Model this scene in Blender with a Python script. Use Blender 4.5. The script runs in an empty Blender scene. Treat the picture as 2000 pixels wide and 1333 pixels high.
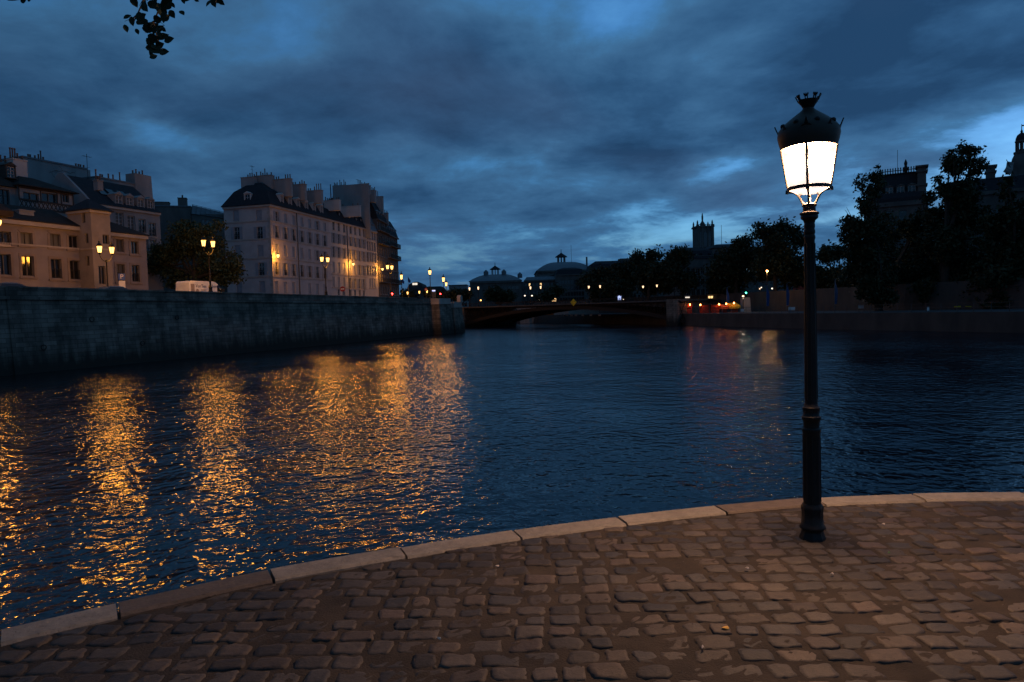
import bpy, math, random
import numpy as np
from mathutils import Vector, Matrix
random.seed(7)
sc = bpy.context.scene
COL = sc.collection
R = math.radians

# ------------------------------------------------------------------ camera
F = 2000 * 24 / 36.0
CAM = Vector((0, 0, 1.75))
PITCH = math.atan(61.5 / F)
ROLL = 0.030
fwd = Vector((0, math.cos(PITCH), -math.sin(PITCH)))
r0 = Vector((1, 0, 0)); u0 = Vector((0, math.sin(PITCH), math.cos(PITCH)))
rgt = r0 * math.cos(ROLL) - u0 * math.sin(ROLL)
upv = u0 * math.cos(ROLL) + r0 * math.sin(ROLL)
cd = bpy.data.cameras.new("camera"); cam = bpy.data.objects.new("camera", cd); COL.objects.link(cam)
cd.lens = 24; cd.sensor_width = 36; cd.clip_start = 0.05; cd.clip_end = 6000
m3 = Matrix((rgt, upv, -fwd)).transposed()
cam.matrix_world = Matrix.Translation(CAM) @ m3.to_4x4()
sc.camera = cam

def ray(px, py):
    d = fwd + rgt * ((px - 1000) / F) + upv * ((666.5 - py) / F)
    return d / d.y
def at(px, py, Y):                      # the point seen at a photo pixel, Y metres ahead
    return CAM + ray(px, py) * Y
def onz(px, py, z):                     # ... on the level z
    d = ray(px, py)
    return CAM + d * ((z - CAM.z) / d.z)
def onplane(px, py, P, n):              # ... on an upright plane
    d = ray(px, py)
    return CAM + d * ((P - CAM).dot(n) / d.dot(n))

# ------------------------------------------------------------------ mesh helpers
class MB:
    def __init__(s): s.v = []; s.f = []; s.m = []
    def add(s, vs, fs, mi=0, M=None):
        b = len(s.v)
        for p in vs:
            p = Vector(p)
            s.v.append(M @ p if M else p)
        for q in fs:
            s.f.append([b + i for i in q]); s.m.append(mi)
        return s
    def hexa(s, p, mi=0, M=None):       # 8 points: 4 below, 4 above
        return s.add(p, [(3,2,1,0),(4,5,6,7),(0,1,5,4),(1,2,6,5),(2,3,7,6),(3,0,4,7)], mi, M)
    def box(s, x0, x1, y0, y1, z0, z1, mi=0, M=None):
        return s.hexa([(x0,y0,z0),(x1,y0,z0),(x1,y1,z0),(x0,y1,z0),(x0,y0,z1),(x1,y0,z1),(x1,y1,z1),(x0,y1,z1)], mi, M)
    def prism(s, poly, a, b, axis='z', mi=0, M=None):
        def w(p, t):
            return (p[0],p[1],t) if axis=='z' else ((p[0],t,p[1]) if axis=='y' else (t,p[0],p[1]))
        n = len(poly)
        vs = [w(p,a) for p in poly] + [w(p,b) for p in poly]
        fs = [tuple(range(n-1,-1,-1)), tuple(range(n,2*n))] + [(i,(i+1)%n,n+(i+1)%n,n+i) for i in range(n)]
        return s.add(vs, fs, mi, M)
    def lathe(s, prof, n=16, c=(0,0,0), ph=0.0, mi=0, M=None, cap=True):
        vs = []; fs = []
        for r, z in prof:
            for k in range(n):
                a = 2*math.pi*(k+ph)/n
                vs.append((c[0]+r*math.cos(a), c[1]+r*math.sin(a), c[2]+z))
        for j in range(len(prof)-1):
            for k in range(n):
                k2 = (k+1)%n
                fs.append((j*n+k, j*n+k2, (j+1)*n+k2, (j+1)*n+k))
        if cap:
            fs.append(tuple(range(n-1,-1,-1))); fs.append(tuple((len(prof)-1)*n+k for k in range(n)))
        return s.add(vs, fs, mi, M)
    def tube(s, pts, rad, n=6, mi=0, M=None):
        pts = [Vector(p) for p in pts]
        if not hasattr(rad, '__len__'): rad = [rad]*len(pts)
        vs = []; fs = []
        for i, p in enumerate(pts):
            t = (pts[min(i+1,len(pts)-1)] - pts[max(i-1,0)]).normalized()
            a = t.orthogonal().normalized() if i == 0 else (a - t*a.dot(t)).normalized()
            b = t.cross(a)
            for k in range(n):
                q = 2*math.pi*k/n
                vs.append(p + (a*math.cos(q) + b*math.sin(q))*rad[i])
        for j in range(len(pts)-1):
            for k in range(n):
                k2=(k+1)%n
                fs.append((j*n+k, j*n+k2, (j+1)*n+k2, (j+1)*n+k))
        fs.append(tuple(range(n-1,-1,-1))); fs.append(tuple((len(pts)-1)*n+k for k in range(n)))
        return s.add(vs, fs, mi, M)
    def bar(s, a, b, r, n=4): return s.tube([a,b], r, n)
    def loops(s, rings, mi=0, cap=True):      # stack of equal-length loops
        n = len(rings[0]); vs = [p for r in rings for p in r]; fs = []
        for j in range(len(rings)-1):
            for k in range(n):
                k2=(k+1)%n
                fs.append((j*n+k, j*n+k2, (j+1)*n+k2, (j+1)*n+k))
        if cap:
            fs.append(tuple(range(n-1,-1,-1)))
            fs.append(tuple((len(rings)-1)*n+k for k in range(n)))
        return s.add(vs, fs, mi)
    def mesh(s, name, mats, smooth=None):
        me = bpy.data.meshes.new(name)
        me.from_pydata([tuple(p) for p in s.v], [], s.f)
        for m in (mats if isinstance(mats,(list,tuple)) else [mats]): me.materials.append(m)
        if any(s.m): me.polygons.foreach_set('material_index', s.m)
        if smooth:
            me.polygons.foreach_set('use_smooth', [True]*len(me.polygons))
            me.set_sharp_from_angle(angle=R(smooth))
        me.update()
        return me
    def build(s, name, mats, parent=None, smooth=None, loc=None):
        return obj(name, s.mesh(name, mats, smooth), parent, loc)

def obj(name, me, parent=None, loc=None, rz=0):
    o = bpy.data.objects.new(name, me); COL.objects.link(o)
    if parent: o.parent = parent
    if loc is not None: o.location = loc
    if rz: o.rotation_euler.z = rz
    return o
def tag(o, label=None, cat=None, group=None, kind=None):
    if label: o['label'] = label
    if cat: o['category'] = cat
    if group: o['group'] = group
    if kind: o['kind'] = kind
    return o
def thing(name, label, cat, loc=(0,0,0), rz=0, group=None):
    o = bpy.data.objects.new(name, None); COL.objects.link(o)
    o.location = loc; o.rotation_euler.z = rz; o.empty_display_size = .2
    return tag(o, label, cat, group)
def copy_tree(o, parent=None):
    c = o.copy(); COL.objects.link(c); c.parent = parent
    for ch in list(o.children): copy_tree(ch, c)
    return c
def dup(o, label, loc, rz=None, group=None):
    c = copy_tree(o); c.location = loc
    if rz is not None: c.rotation_euler.z = rz
    c['label'] = label
    if group: c['group'] = group
    return c
def struct(name, mb, m, smooth=None): return tag(mb.build(name, m, None, smooth), kind='structure')

# ------------------------------------------------------------------ materials
def nodes(name):
    m = bpy.data.materials.new(name); m.use_nodes = True
    nt = m.node_tree; b = nt.nodes['Principled BSDF']
    return m, nt, b
def nn(nt, t, **kw):
    n = nt.nodes.new(t)
    for k, v in kw.items():
        if k.startswith('i_'):
            key = k[2:]; n.inputs[int(key) if key.isdigit() else key].default_value = v
        else: setattr(n, k, v)
    return n
def c4(c): return (c[0], c[1], c[2], 1)
def mat(name, c1, c2=None, scale=1.0, rough=.85, metal=0, bump=0, bscale=8, spec=.3, stretch=(1,1,1), det=6):
    m, nt, b = nodes(name); L = nt.links.new
    b.inputs['Roughness'].default_value = rough; b.inputs['Metallic'].default_value = metal
    b.inputs['Specular IOR Level'].default_value = spec
    g = nn(nt,'ShaderNodeNewGeometry')
    mp = nn(nt,'ShaderNodeVectorMath', operation='MULTIPLY'); mp.inputs[1].default_value = stretch
    L(g.outputs['Position'], mp.inputs[0])
    n = nn(nt,'ShaderNodeTexNoise', i_Scale=scale, i_Detail=det, i_Roughness=.6); L(mp.outputs[0], n.inputs['Vector'])
    r = nn(nt,'ShaderNodeValToRGB'); r.color_ramp.elements[0].position=.32; r.color_ramp.elements[1].position=.68
    c2 = c2 or tuple(x*.75 for x in c1)
    r.color_ramp.elements[0].color = c4(c2); r.color_ramp.elements[1].color = c4(c1)
    L(n.outputs['Fac'], r.inputs[0]); L(r.outputs[0], b.inputs['Base Color'])
    if bump:
        n2 = nn(nt,'ShaderNodeTexNoise', i_Scale=bscale, i_Detail=4); L(mp.outputs[0], n2.inputs['Vector'])
        bp = nn(nt,'ShaderNodeBump', i_Strength=1.0, i_Distance=bump); L(n2.outputs['Fac'], bp.inputs['Height']); L(bp.outputs[0], b.inputs['Normal'])
    return m
def emis(name, c, s):
    m, nt, b = nodes(name)
    b.inputs['Base Color'].default_value = (.8,.8,.8,1)
    b.inputs['Emission Color'].default_value = c4(c); b.inputs['Emission Strength'].default_value = s
    # a faint mottling, as of frosted glass
    g = nn(nt,'ShaderNodeNewGeometry'); n = nn(nt,'ShaderNodeTexNoise', i_Scale=9.0); nt.links.new(g.outputs['Position'], n.inputs['Vector'])
    q = nn(nt,'ShaderNodeMapRange', i_3=.8*s, i_4=1.2*s); nt.links.new(n.outputs['Fac'], q.inputs[0]); nt.links.new(q.outputs[0], b.inputs['Emission Strength'])
    return m

ORANGE = (1, .385, .045)
MT = {}
MT['plaster_pink'] = mat('pink_grey_plaster', (.40,.355,.34), (.31,.275,.265), .5, .9, bump=.01)
MT['plaster_old'] = mat('old_pinkish_plaster', (.245,.21,.203), (.18,.152,.147), .5, .9, bump=.01)
MT['stone_old'] = mat('old_brown_limestone', (.26,.215,.18), (.19,.155,.13), .8, .85, bump=.01)
MT['plaster_white'] = mat('off_white_plaster', (.43,.395,.37), (.35,.315,.295), .4, .9, bump=.01)
MT['plaster_grey'] = mat('weathered_grey_render', (.25,.24,.235), (.16,.155,.153), .35, .9, stretch=(1,1,.35))
MT['stone'] = mat('pale_limestone', (.36,.31,.27), (.27,.23,.20), .8, .85, bump=.01)
MT['stone_dark'] = mat('sooty_limestone', (.115,.10,.09), (.06,.053,.05), .5, .85, stretch=(1,1,.5))
MT['slate'] = mat('dark_slate', (.030,.030,.034), (.018,.019,.022), 2.5, .8, spec=.1)
MT['tile'] = mat('old_brown_roof_tile', (.045,.034,.028), (.024,.019,.017), 2.0, .9, spec=.1)
MT['zinc'] = mat('weathered_zinc', (.13,.145,.16), (.09,.10,.11), 1.2, .55, metal=.3)
MT['surround'] = mat('brownish_stone_surround', (.24,.185,.155), (.18,.14,.115), 1.0, .85)
MT['wood_d'] = mat('dark_window_wood', (.10,.085,.075), (.07,.06,.055), 3, .6)
MT['brown'] = mat('dark_timber', (.05,.036,.028), (.03,.022,.018), 3, .8)
MT['wood_w'] = mat('painted_window_wood', (.34,.33,.33), (.27,.26,.26), 3, .6)
MT['shutter'] = mat('pale_grey_shutter_paint', (.25,.255,.28), (.19,.195,.215), 2, .6)
MT['glass'] = mat('dark_window_glass', (.012,.014,.018), (.008,.009,.012), .8, .06, spec=.6)
MT['curtain'] = mat('net_curtain_glass', (.10,.095,.09), (.05,.048,.045), 4, .35, stretch=(1,1,.05))
MT['iron'] = mat('black_cast_iron', (.016,.013,.011), (.010,.009,.008), 6, .5, metal=.0, bump=.002, bscale=60, spec=.22)
MT['hood'] = mat('glow_toned_hood_iron', (.050,.036,.025), (.03,.022,.016), 8, .5, bump=.001, bscale=50, spec=.25)  # lantern glow put into the hood's colour: iron made lighter and browner
MT['greeniron'] = mat('dark_painted_iron', (.04,.042,.045), (.025,.027,.028), 3, .5, spec=.5)
MT['pot'] = mat('terracotta_pot', (.14,.08,.055), (.07,.045,.035), 4, .9)
MT['rust_iron'] = mat('brown_bridge_iron', (.024,.016,.013), (.014,.010,.009), 2, .7)
MT['asphalt'] = mat('asphalt', (.055,.055,.057), (.04,.04,.042), 1.5, .9, bump=.005, bscale=30)
MT['bark'] = mat('tree_bark', (.06,.048,.036), (.03,.025,.02), 5, .95, bump=.02, stretch=(1,1,.3))
MT['leaf'] = mat('plane_leaf', (.050,.062,.020), (.026,.036,.014), .9, .6, spec=.25)
MT['leaf_d'] = mat('dark_leaf', (.034,.042,.017), (.018,.025,.011), .7, .6, spec=.2)
MT['flag_blue'] = mat('blue_flag_cloth', (.02,.07,.22), (.016,.055,.17), 2, .8)
MT['white_paint'] = mat('white_paint', (.72,.70,.68), (.60,.58,.56), 2, .4, spec=.5)
MT['car_dark'] = mat('dark_car_paint', (.03,.032,.038), (.025,.026,.03), 2, .15, spec=.6)
MT['rubber'] = mat('tyre_rubber', (.02,.02,.02), None, 8, .9)
MT['blue_sign'] = mat('blue_sign_enamel', (.03,.09,.34), None, 3, .4)
MT['red_sign'] = mat('red_sign_enamel', (.32,.02,.02), None, 3, .4)
MT['blue_ink'] = mat('dark_blue_lettering', (.035,.04,.12), None, 6, .5)
MT['grey_ink'] = mat('grey_lettering', (.30,.24,.22), None, 6, .5)
MT['canvas_y'] = mat('yellow_canvas', (.72,.48,.03), (.6,.4,.03), 3, .9)
MT['canvas_o'] = mat('orange_canvas', (.60,.16,.05), (.5,.12,.04), 3, .9)
MT['wood_r'] = mat('red_painted_wood', (.42,.06,.03), (.3,.04,.02), 3, .7)
def lit_glass(name, c, s, clear=.45):          # lantern glass: partly clear, glowing from the light within
    m, nt, b = nodes(name); L = nt.links.new; out = nt.nodes['Material Output']
    e = nn(nt,'ShaderNodeEmission'); e.inputs[0].default_value = c4(c)
    g = nn(nt,'ShaderNodeNewGeometry'); n = nn(nt,'ShaderNodeTexNoise', i_Scale=9.0); L(g.outputs['Position'], n.inputs['Vector'])
    q = nn(nt,'ShaderNodeMapRange', i_3=.85*s, i_4=1.15*s); L(n.outputs['Fac'], q.inputs[0]); L(q.outputs[0], e.inputs[1])
    t = nn(nt,'ShaderNodeBsdfTransparent'); mx = nn(nt,'ShaderNodeMixShader', i_0=clear); L(e.outputs[0], mx.inputs[1]); L(t.outputs[0], mx.inputs[2]); L(mx.outputs[0], out.inputs[0])
    nt.nodes.remove(b); return m
MT['lamp'] = lit_glass('sodium_lamp_glass', (1,.52,.13), 5.0)
MT['lamp_w'] = emis('warm_white_lamp_glass', (1,.62,.34), 2.4)
def frosted(name, c, clear):                   # opal glass lit only by the bulb behind it
    m, nt, b = nodes(name); L = nt.links.new; out = nt.nodes['Material Output']
    e = nn(nt,'ShaderNodeBsdfTranslucent'); g = nn(nt,'ShaderNodeNewGeometry'); n = nn(nt,'ShaderNodeTexNoise', i_Scale=14.0, i_Detail=5); L(g.outputs['Position'], n.inputs['Vector'])
    r = nn(nt,'ShaderNodeValToRGB'); r.color_ramp.elements[0].position=.3; r.color_ramp.elements[1].position=.7
    r.color_ramp.elements[0].color = c4(tuple(x*.8 for x in c)); r.color_ramp.elements[1].color = c4(c); L(n.outputs['Fac'], r.inputs[0]); L(r.outputs[0], e.inputs[0])
    t = nn(nt,'ShaderNodeBsdfTransparent'); mx = nn(nt,'ShaderNodeMixShader', i_0=clear); L(e.outputs[0], mx.inputs[1]); L(t.outputs[0], mx.inputs[2]); L(mx.outputs[0], out.inputs[0])
    nt.nodes.remove(b); return m
MT['main_glass'] = frosted('frosted_lantern_glass', (.0050,.0066,.0100), .5)
LIGHTS = {}
def bulb(t, c, power, color, r, key):              # the burning bulb inside a lantern
    if key not in LIGHTS:
        l = bpy.data.lights.new('bulb','POINT'); l.energy = power; l.color = color; l.shadow_soft_size = r; LIGHTS[key] = l
    o = bpy.data.objects.new('bulb', LIGHTS[key]); COL.objects.link(o); o.parent = t; o.location = c; return o
MT['bulb_o'] = emis('orange_bulb', (1,.25,.05), 26.0)
MT['red_light'] = emis('red_signal', (1,.02,.02), 30.0)
MT['green_light'] = emis('green_signal', (.05,1,.55), 14.0)
MT['win_warm'] = emis('lit_window', (1,.62,.25), 1.6)
MT['win_cool'] = emis('lit_window_white', (1,.85,.65), 1.0)
MT['panel_blue'] = emis('backlit_panel', (.45,.55,1), 1.4)
# ------------------------------------------------------------------ sky and daylight (dusk)
world = bpy.data.worlds.new("World"); sc.world = world; world.use_nodes = True
wt = world.node_tree
SUN_EL, SUN_AZ = R(1.0), R(62)          # the sun has just gone, to the north-west
class S:
    """a float socket with arithmetic"""
    def __init__(s, k): s.k = k
    def _op(s, o, op, rev=False):
        n = wt.nodes.new('ShaderNodeMath'); n.operation = op
        a, b = (o, s) if rev else (s, o)
        for i, q in enumerate((a, b)):
            if isinstance(q, S): wt.links.new(q.k, n.inputs[i])
            else: n.inputs[i].default_value = q
        return S(n.outputs[0])
    def __add__(s,o): return s._op(o,'ADD')
    def __radd__(s,o): return s._op(o,'ADD',True)
    def __sub__(s,o): return s._op(o,'SUBTRACT')
    def __rsub__(s,o): return s._op(o,'SUBTRACT',True)
    def __mul__(s,o): return s._op(o,'MULTIPLY')
    def __rmul__(s,o): return s._op(o,'MULTIPLY',True)
    def __truediv__(s,o): return s._op(o,'DIVIDE')
    def fn(s, op, o=0.0): return s._op(o, op)
tc = wt.nodes.new('ShaderNodeTexCoord')
sx = wt.nodes.new('ShaderNodeSeparateXYZ'); wt.links.new(tc.outputs['Generated'], sx.inputs[0])
X, Y, Z = (S(sx.outputs[i]) for i in range(3))
az = X.fn('ARCTAN2', Y); el = Z.fn('ARCSINE')
den = Z.fn('MAXIMUM', 0.0) + 0.16
def vec(a, b, c=0.0):
    n = wt.nodes.new('ShaderNodeCombineXYZ')
    for i, q in enumerate((a,b,c)):
        if isinstance(q, S): wt.links.new(q.k, n.inputs[i])
        else: n.inputs[i].default_value = q
    return n.outputs[0]
def noise(v, scale, det=6, rough=.55, dist=0.0):
    n = wt.nodes.new('ShaderNodeTexNoise'); wt.links.new(v, n.inputs['Vector'])
    n.inputs['Scale'].default_value = scale; n.inputs['Detail'].default_value = det
    n.inputs['Roughness'].default_value = rough; n.inputs['Distortion'].default_value = dist
    return S(n.outputs['Fac'])
P = vec(X/den, Y/den, 3.7)
n1 = noise(P, 1.15, 9, .61, .35)
n2 = noise(P, .42, 4, .5)
n3 = noise(P, 2.6, 7, .6, .2)
wob = noise(P, 2.0, 5, .6)
waz = az + (wob - .5)*.14
wel = el + (noise(P, 1.4, 6, .6) - .5)*.10
def bump_at(px, py, rx, ry, amp):
    d = ray(px, py).normalized(); a0 = math.atan2(d.x, d.y); e0 = math.asin(d.z)
    u = (waz - a0)/(rx/F); v = (wel - e0)/(ry/F)
    return (0.0 - (u*u + v*v)).fn('MINIMUM', 0.0).fn('MAXIMUM', -20.0)._op(math.e, 'POWER', True) * amp
clr = (n1 - .5)*1.20 + (n2 - .5)*.25 + (n3 - .5)*.85 + .41
for q in [(1180,50,120,60,.30),(960,15,160,50,.14),(330,255,90,26,.16),(1290,455,130,32,.50),(1235,430,60,25,.25),(2000,300,110,55,.48),(1410,335,70,22,.22),
          (1660,390,80,50,.14),(650,120,120,40,.18),(1600,490,120,25,.14),(820,200,160,50,.06),(300,260,90,35,.34),(980,330,120,40,.20),(760,300,120,40,.14),
          (1790,120,260,120,-.34),(1680,60,120,120,-.14),(1260,285,150,40,-.42),(780,165,240,60,-.20),(200,170,300,90,-.18),(120,330,200,80,-.10),(1800,20,300,60,-.08),(1400,420,260,25,-.16),
          (900,470,260,50,-.02)]:
    clr = clr + bump_at(*q)
def ramp(fac, stops):
    n = wt.nodes.new('ShaderNodeValToRGB'); wt.links.new(fac.k, n.inputs[0])
    e = n.color_ramp.elements
    e[0].position, e[0].color = stops[0][0], c4(stops[0][1]); e[1].position, e[1].color = stops[-1][0], c4(stops[-1][1])
    for p, c in stops[1:-1]:
        k = e.new(p); k.color = c4(c)
    return n.outputs[0]
def mix(fac, a, b, bt='MIX'):
    n = wt.nodes.new('ShaderNodeMix'); n.data_type = 'RGBA'; n.blend_type = bt
    for i, q in ((0, fac), (6, a), (7, b)):
        if isinstance(q, S): wt.links.new(q.k, n.inputs[i])
        elif hasattr(q, 'links') or hasattr(q, 'is_output'): wt.links.new(q, n.inputs[i])
        else: n.inputs[i].default_value = q if i == 0 else c4(q)
    return n.outputs[2]
cloud = ramp(clr, [(.0,(.0085,.030,.072)),(.22,(.0150,.050,.112)),(.42,(.025,.076,.156)),(.60,(.032,.110,.225)),(.80,(.060,.190,.36)),(1.0,(.10,.28,.47))])
pink = noise(P, .8, 3, .5)
pk = ((pink - .5)*3.0).fn('MAXIMUM', 0.0).fn('MINIMUM', 1.0)
cloud = mix(pk*.40, cloud, (.042,.066,.125))
st = wt.nodes.new('ShaderNodeTexSky'); st.sky_type = 'NISHITA'; st.sun_disc = False
st.sun_elevation = SUN_EL; st.sun_rotation = SUN_AZ; st.ozone_density = 4.5; st.dust_density = .4
gap = ((clr - .50)*2.2).fn('MAXIMUM', 0.0).fn('MINIMUM', .42)
skyc = mix(1.0, st.outputs[0], (.40,.42,.42), 'MULTIPLY')
final = mix(gap, cloud, skyc)
# broad brightness: dimmer away from the afterglow
side = ((az + .75)/1.5).fn('MAXIMUM', 0.0).fn('MINIMUM', 1.0)
bg = wt.nodes['Background']; wt.links.new(final, bg.inputs[0])
lvl = (side*.55 + 1.0)*1.32
wt.links.new(lvl.k, bg.inputs[1])
sun = bpy.data.lights.new('sun', 'SUN'); sun.energy = .012; sun.angle = R(20); sun.color = (.75,.85,1)
so = bpy.data.objects.new('sun', sun); COL.objects.link(so)
sd = Vector((math.sin(SUN_AZ)*math.cos(SUN_EL+.1), math.cos(SUN_AZ)*math.cos(SUN_EL+.1), math.sin(SUN_EL+.1)))
so.rotation_euler = sd.to_track_quat('Z','Y').to_euler()

# ------------------------------------------------------------------ water
ZW = -2.05
def water_mat():
    m, nt, b = nodes('river_water'); L = nt.links.new
    b.inputs['Base Color'].default_value = (.001,.005,.012,1); b.inputs['IOR'].default_value = 1.333
    b.inputs['Specular IOR Level'].default_value = .5
    b.inputs['Roughness'].default_value = .10
    g = nn(nt,'ShaderNodeNewGeometry')
    rot = nn(nt,'ShaderNodeMapping'); rot.inputs['Rotation'].default_value = (0,0,R(-8)); rot.inputs['Scale'].default_value = (1.0,1,1)
    L(g.outputs['Position'], rot.inputs['Vector'])
    def nz(scale, det, rough=.55, dist=.3):
        n = nn(nt,'ShaderNodeTexNoise', i_Scale=scale, i_Detail=det, i_Roughness=rough, i_Distortion=dist); L(rot.outputs[0], n.inputs['Vector']); return n.outputs['Fac']
    def ma(op, a, b_):
        n = nn(nt,'ShaderNodeMath', operation=op)
        for i, q in enumerate((a, b_)):
            if isinstance(q,(int,float)): n.inputs[i].default_value = q
            else: L(q, n.inputs[i])
        return n.outputs[0]
    gust = nz(.085, 3)
    gu = nn(nt,'ShaderNodeMapRange', i_1=.35, i_2=.65, i_3=.55, i_4=1.25); L(gust, gu.inputs[0])
    h = ma('ADD', ma('MULTIPLY', nz(4.0, 2, .45), .060), ma('MULTIPLY', nz(11.0, 1, .5), .007))
    h = ma('ADD', ma('MULTIPLY', ma('ADD', h, ma('MULTIPLY', nz(1.5, 2, .45), .085)), gu.outputs[0]), ma('MULTIPLY', nz(.24, 2), .15))
    bp = nn(nt,'ShaderNodeBump', i_Strength=1.0, i_Distance=1.0); L(h, bp.inputs['Height']); L(bp.outputs[0], b.inputs['Normal'])
    return m
struct('river_water', MB().add([(-700,-120,ZW),(700,-120,ZW),(700,1500,ZW),(-700,1500,ZW)],[(0,1,2,3)]), water_mat())

# ------------------------------------------------------------------ near quay: kerb of pale stone, cobbles
outer_px = [(0,1237),(229,1184),(525,1119),(780,1075),(1000,1040),(1203,1014),(1394,993),(1585,977),(1779,969),(1990,966)]
outer = [onz(a, b, 0) for a, b in outer_px]
inner0 = onz(548,1140,0); KW = (inner0 - outer[2]).length*.93
d0 = (outer[0]-outer[1]).normalized()
ext = [outer[0]]
ang = math.atan2(d0.y, d0.x)
for k in range(9):
    ang += .045; ext.append(ext[-1] + Vector((math.cos(ang), math.sin(ang), 0))*1.0)
ext2 = [outer[-1]]; d1 = (outer[-1]-outer[-2]).normalized(); ang = math.atan2(d1.y, d1.x)
for k in range(12):
    ang -= .035; ext2.append(ext2[-1] + Vector((math.cos(ang), math.sin(ang), 0))*1.0)
edge = list(reversed(ext[1:])) + outer + ext2[1:]
def dense(pts, per=8):
    out = []
    for i in range(len(pts)-1):
        p0, p1, p2, p3 = pts[max(i-1,0)], pts[i], pts[i+1], pts[min(i+2,len(pts)-1)]
        for k in range(per):
            t = k/per
            out.append(.5*((2*p1)+(p2-p0)*t+(2*p0-5*p1+4*p2-p3)*t*t+(3*p1-p0-3*p2+p3)*t**3))
    out.append(pts[-1]); return out
cur = dense(edge); PER = 8
def nrm(i):
    t = (cur[min(i+1,len(cur)-1)] - cur[max(i-1,0)]).normalized(); return Vector((t.y, -t.x, 0))
inn = [cur[i] + nrm(i)*KW for i in range(len(cur))]
kerb = MB(); kerb_cols = []
for sgm in range(len(edge)-1):
    rs = random.Random(sgm*13+5)
    idx = list(range(sgm*PER, (sgm+1)*PER+1)); n = len(idx)
    dark = (sgm == 8+2) or rs.random() < .12          # one block is a browner stone
    kf = rs.uniform(.84,1.12); col = (.085,.064,.047) if dark else tuple(x*kf for x in (.185,.160,.126))
    dz = rs.uniform(-.004,.006)
    vs = []; 
    for j, i in enumerate(idx):
        a, b = cur[i], inn[i]
        if j == 0: s_ = (cur[i+1]-cur[i]).normalized()*.009
        elif j == n-1: s_ = (cur[i-1]-cur[i]).normalized()*.009
        else: s_ = Vector((0,0,0))
        w = (b-a).normalized()
        jit = rs.uniform(-.004,.004) + (rs.uniform(.008,.022) if rs.random()<.18 else 0)
        vs += [a+s_+Vector((0,0,-.34)), a+s_+w*jit+Vector((0,0,dz+.012)), a+s_+w*.02+Vector((0,0,dz+.026)), b+s_-w*(.012+abs(jit))+Vector((0,0,dz+.026)), b+s_+Vector((0,0,dz+.010)), b+s_+Vector((0,0,-.2))]
    fs = []
    for j in range(n-1):
        for k in range(5): fs.append((j*6+k, j*6+k+1, (j+1)*6+k+1, (j+1)*6+k))
    fs += [tuple(range(6)), tuple((n-1)*6+k for k in range(5,-1,-1))]
    kerb.add(vs, fs); kerb_cols += [col]*len(vs)
def tint_mat(name, rough, mottle, bump, bscale, spec=.35):
    m, nt, b = nodes(name); L = nt.links.new
    b.inputs['Roughness'].default_value = rough; b.inputs['Specular IOR Level'].default_value = spec
    a = nn(nt,'ShaderNodeAttribute', attribute_name='tint')
    g = nn(nt,'ShaderNodeNewGeometry')
    n = nn(nt,'ShaderNodeTexNoise', i_Scale=14.0, i_Detail=8, i_Roughness=.65); L(g.outputs['Position'], n.inputs['Vector'])
    n2 = nn(nt,'ShaderNodeTexNoise', i_Scale=1.3, i_Detail=5, i_Roughness=.6); L(g.outputs['Position'], n2.inputs['Vector'])
    s1 = nn(nt,'ShaderNodeMath', operation='ADD'); L(n.outputs['Fac'], s1.inputs[0]); L(n2.outputs['Fac'], s1.inputs[1])
    q = nn(nt,'ShaderNodeMapRange', i_1=.65, i_2=1.35, i_3=1-mottle, i_4=1+mottle); L(s1.outputs[0], q.inputs[0])
    v = nn(nt,'ShaderNodeVectorMath', operation='MULTIPLY'); L(a.outputs['Color'], v.inputs[0]); L(q.outputs[0], v.inputs[1])
    # scattered pits and specks
    vo = nn(nt,'ShaderNodeTexNoise', i_Scale=70.0, i_Detail=3, i_Roughness=.7); L(g.outputs['Position'], vo.inputs['Vector'])
    pr = nn(nt,'ShaderNodeMapRange', i_1=.33, i_2=.40, i_3=.45, i_4=1.0); L(vo.outputs['Fac'], pr.inputs[0])
    v2 = nn(nt,'ShaderNodeVectorMath', operation='MULTIPLY'); L(v.outputs[0], v2.inputs[0]); L(pr.outputs[0], v2.inputs[1])
    L(v2.outputs[0], b.inputs['Base Color'])
    nb = nn(nt,'ShaderNodeTexNoise', i_Scale=bscale, i_Detail=6, i_Roughness=.65); L(g.outputs['Position'], nb.inputs['Vector'])
    bp = nn(nt,'ShaderNodeBump', i_Strength=1.0, i_Distance=bump); L(nb.outputs['Fac'], bp.inputs['Height']); L(bp.outputs[0], b.inputs['Normal'])
    return m
def set_tint(me, cols):
    at_ = me.attributes.new('tint', 'FLOAT_COLOR', 'POINT')
    arr = np.ones((len(cols),4), dtype=np.float32); arr[:,:3] = np.asarray(cols, dtype=np.float32)
    at_.data.foreach_set('color', arr.ravel())
kme = kerb.mesh('kerb', tint_mat('pale_kerb_stone', .75, .40, .008, 22))
set_tint(kme, kerb_cols); tag(obj('kerb', kme), kind='structure')

# quay wall body down to the river bed
qb = MB(); rings_t = [p + nrm(i)*.03 + Vector((0,0,-.03)) for i, p in enumerate(cur)]
n = len(rings_t)
far = [Vector((rings_t[-1].x+2, -14, -.03)), Vector((rings_t[0].x-2, -14, -.03))]
loop = rings_t + far
qb.loops([[p+Vector((0,0,-3.2)) for p in loop], loop])
struct('quay_wall', qb, MT['stone_dark'])

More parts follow.
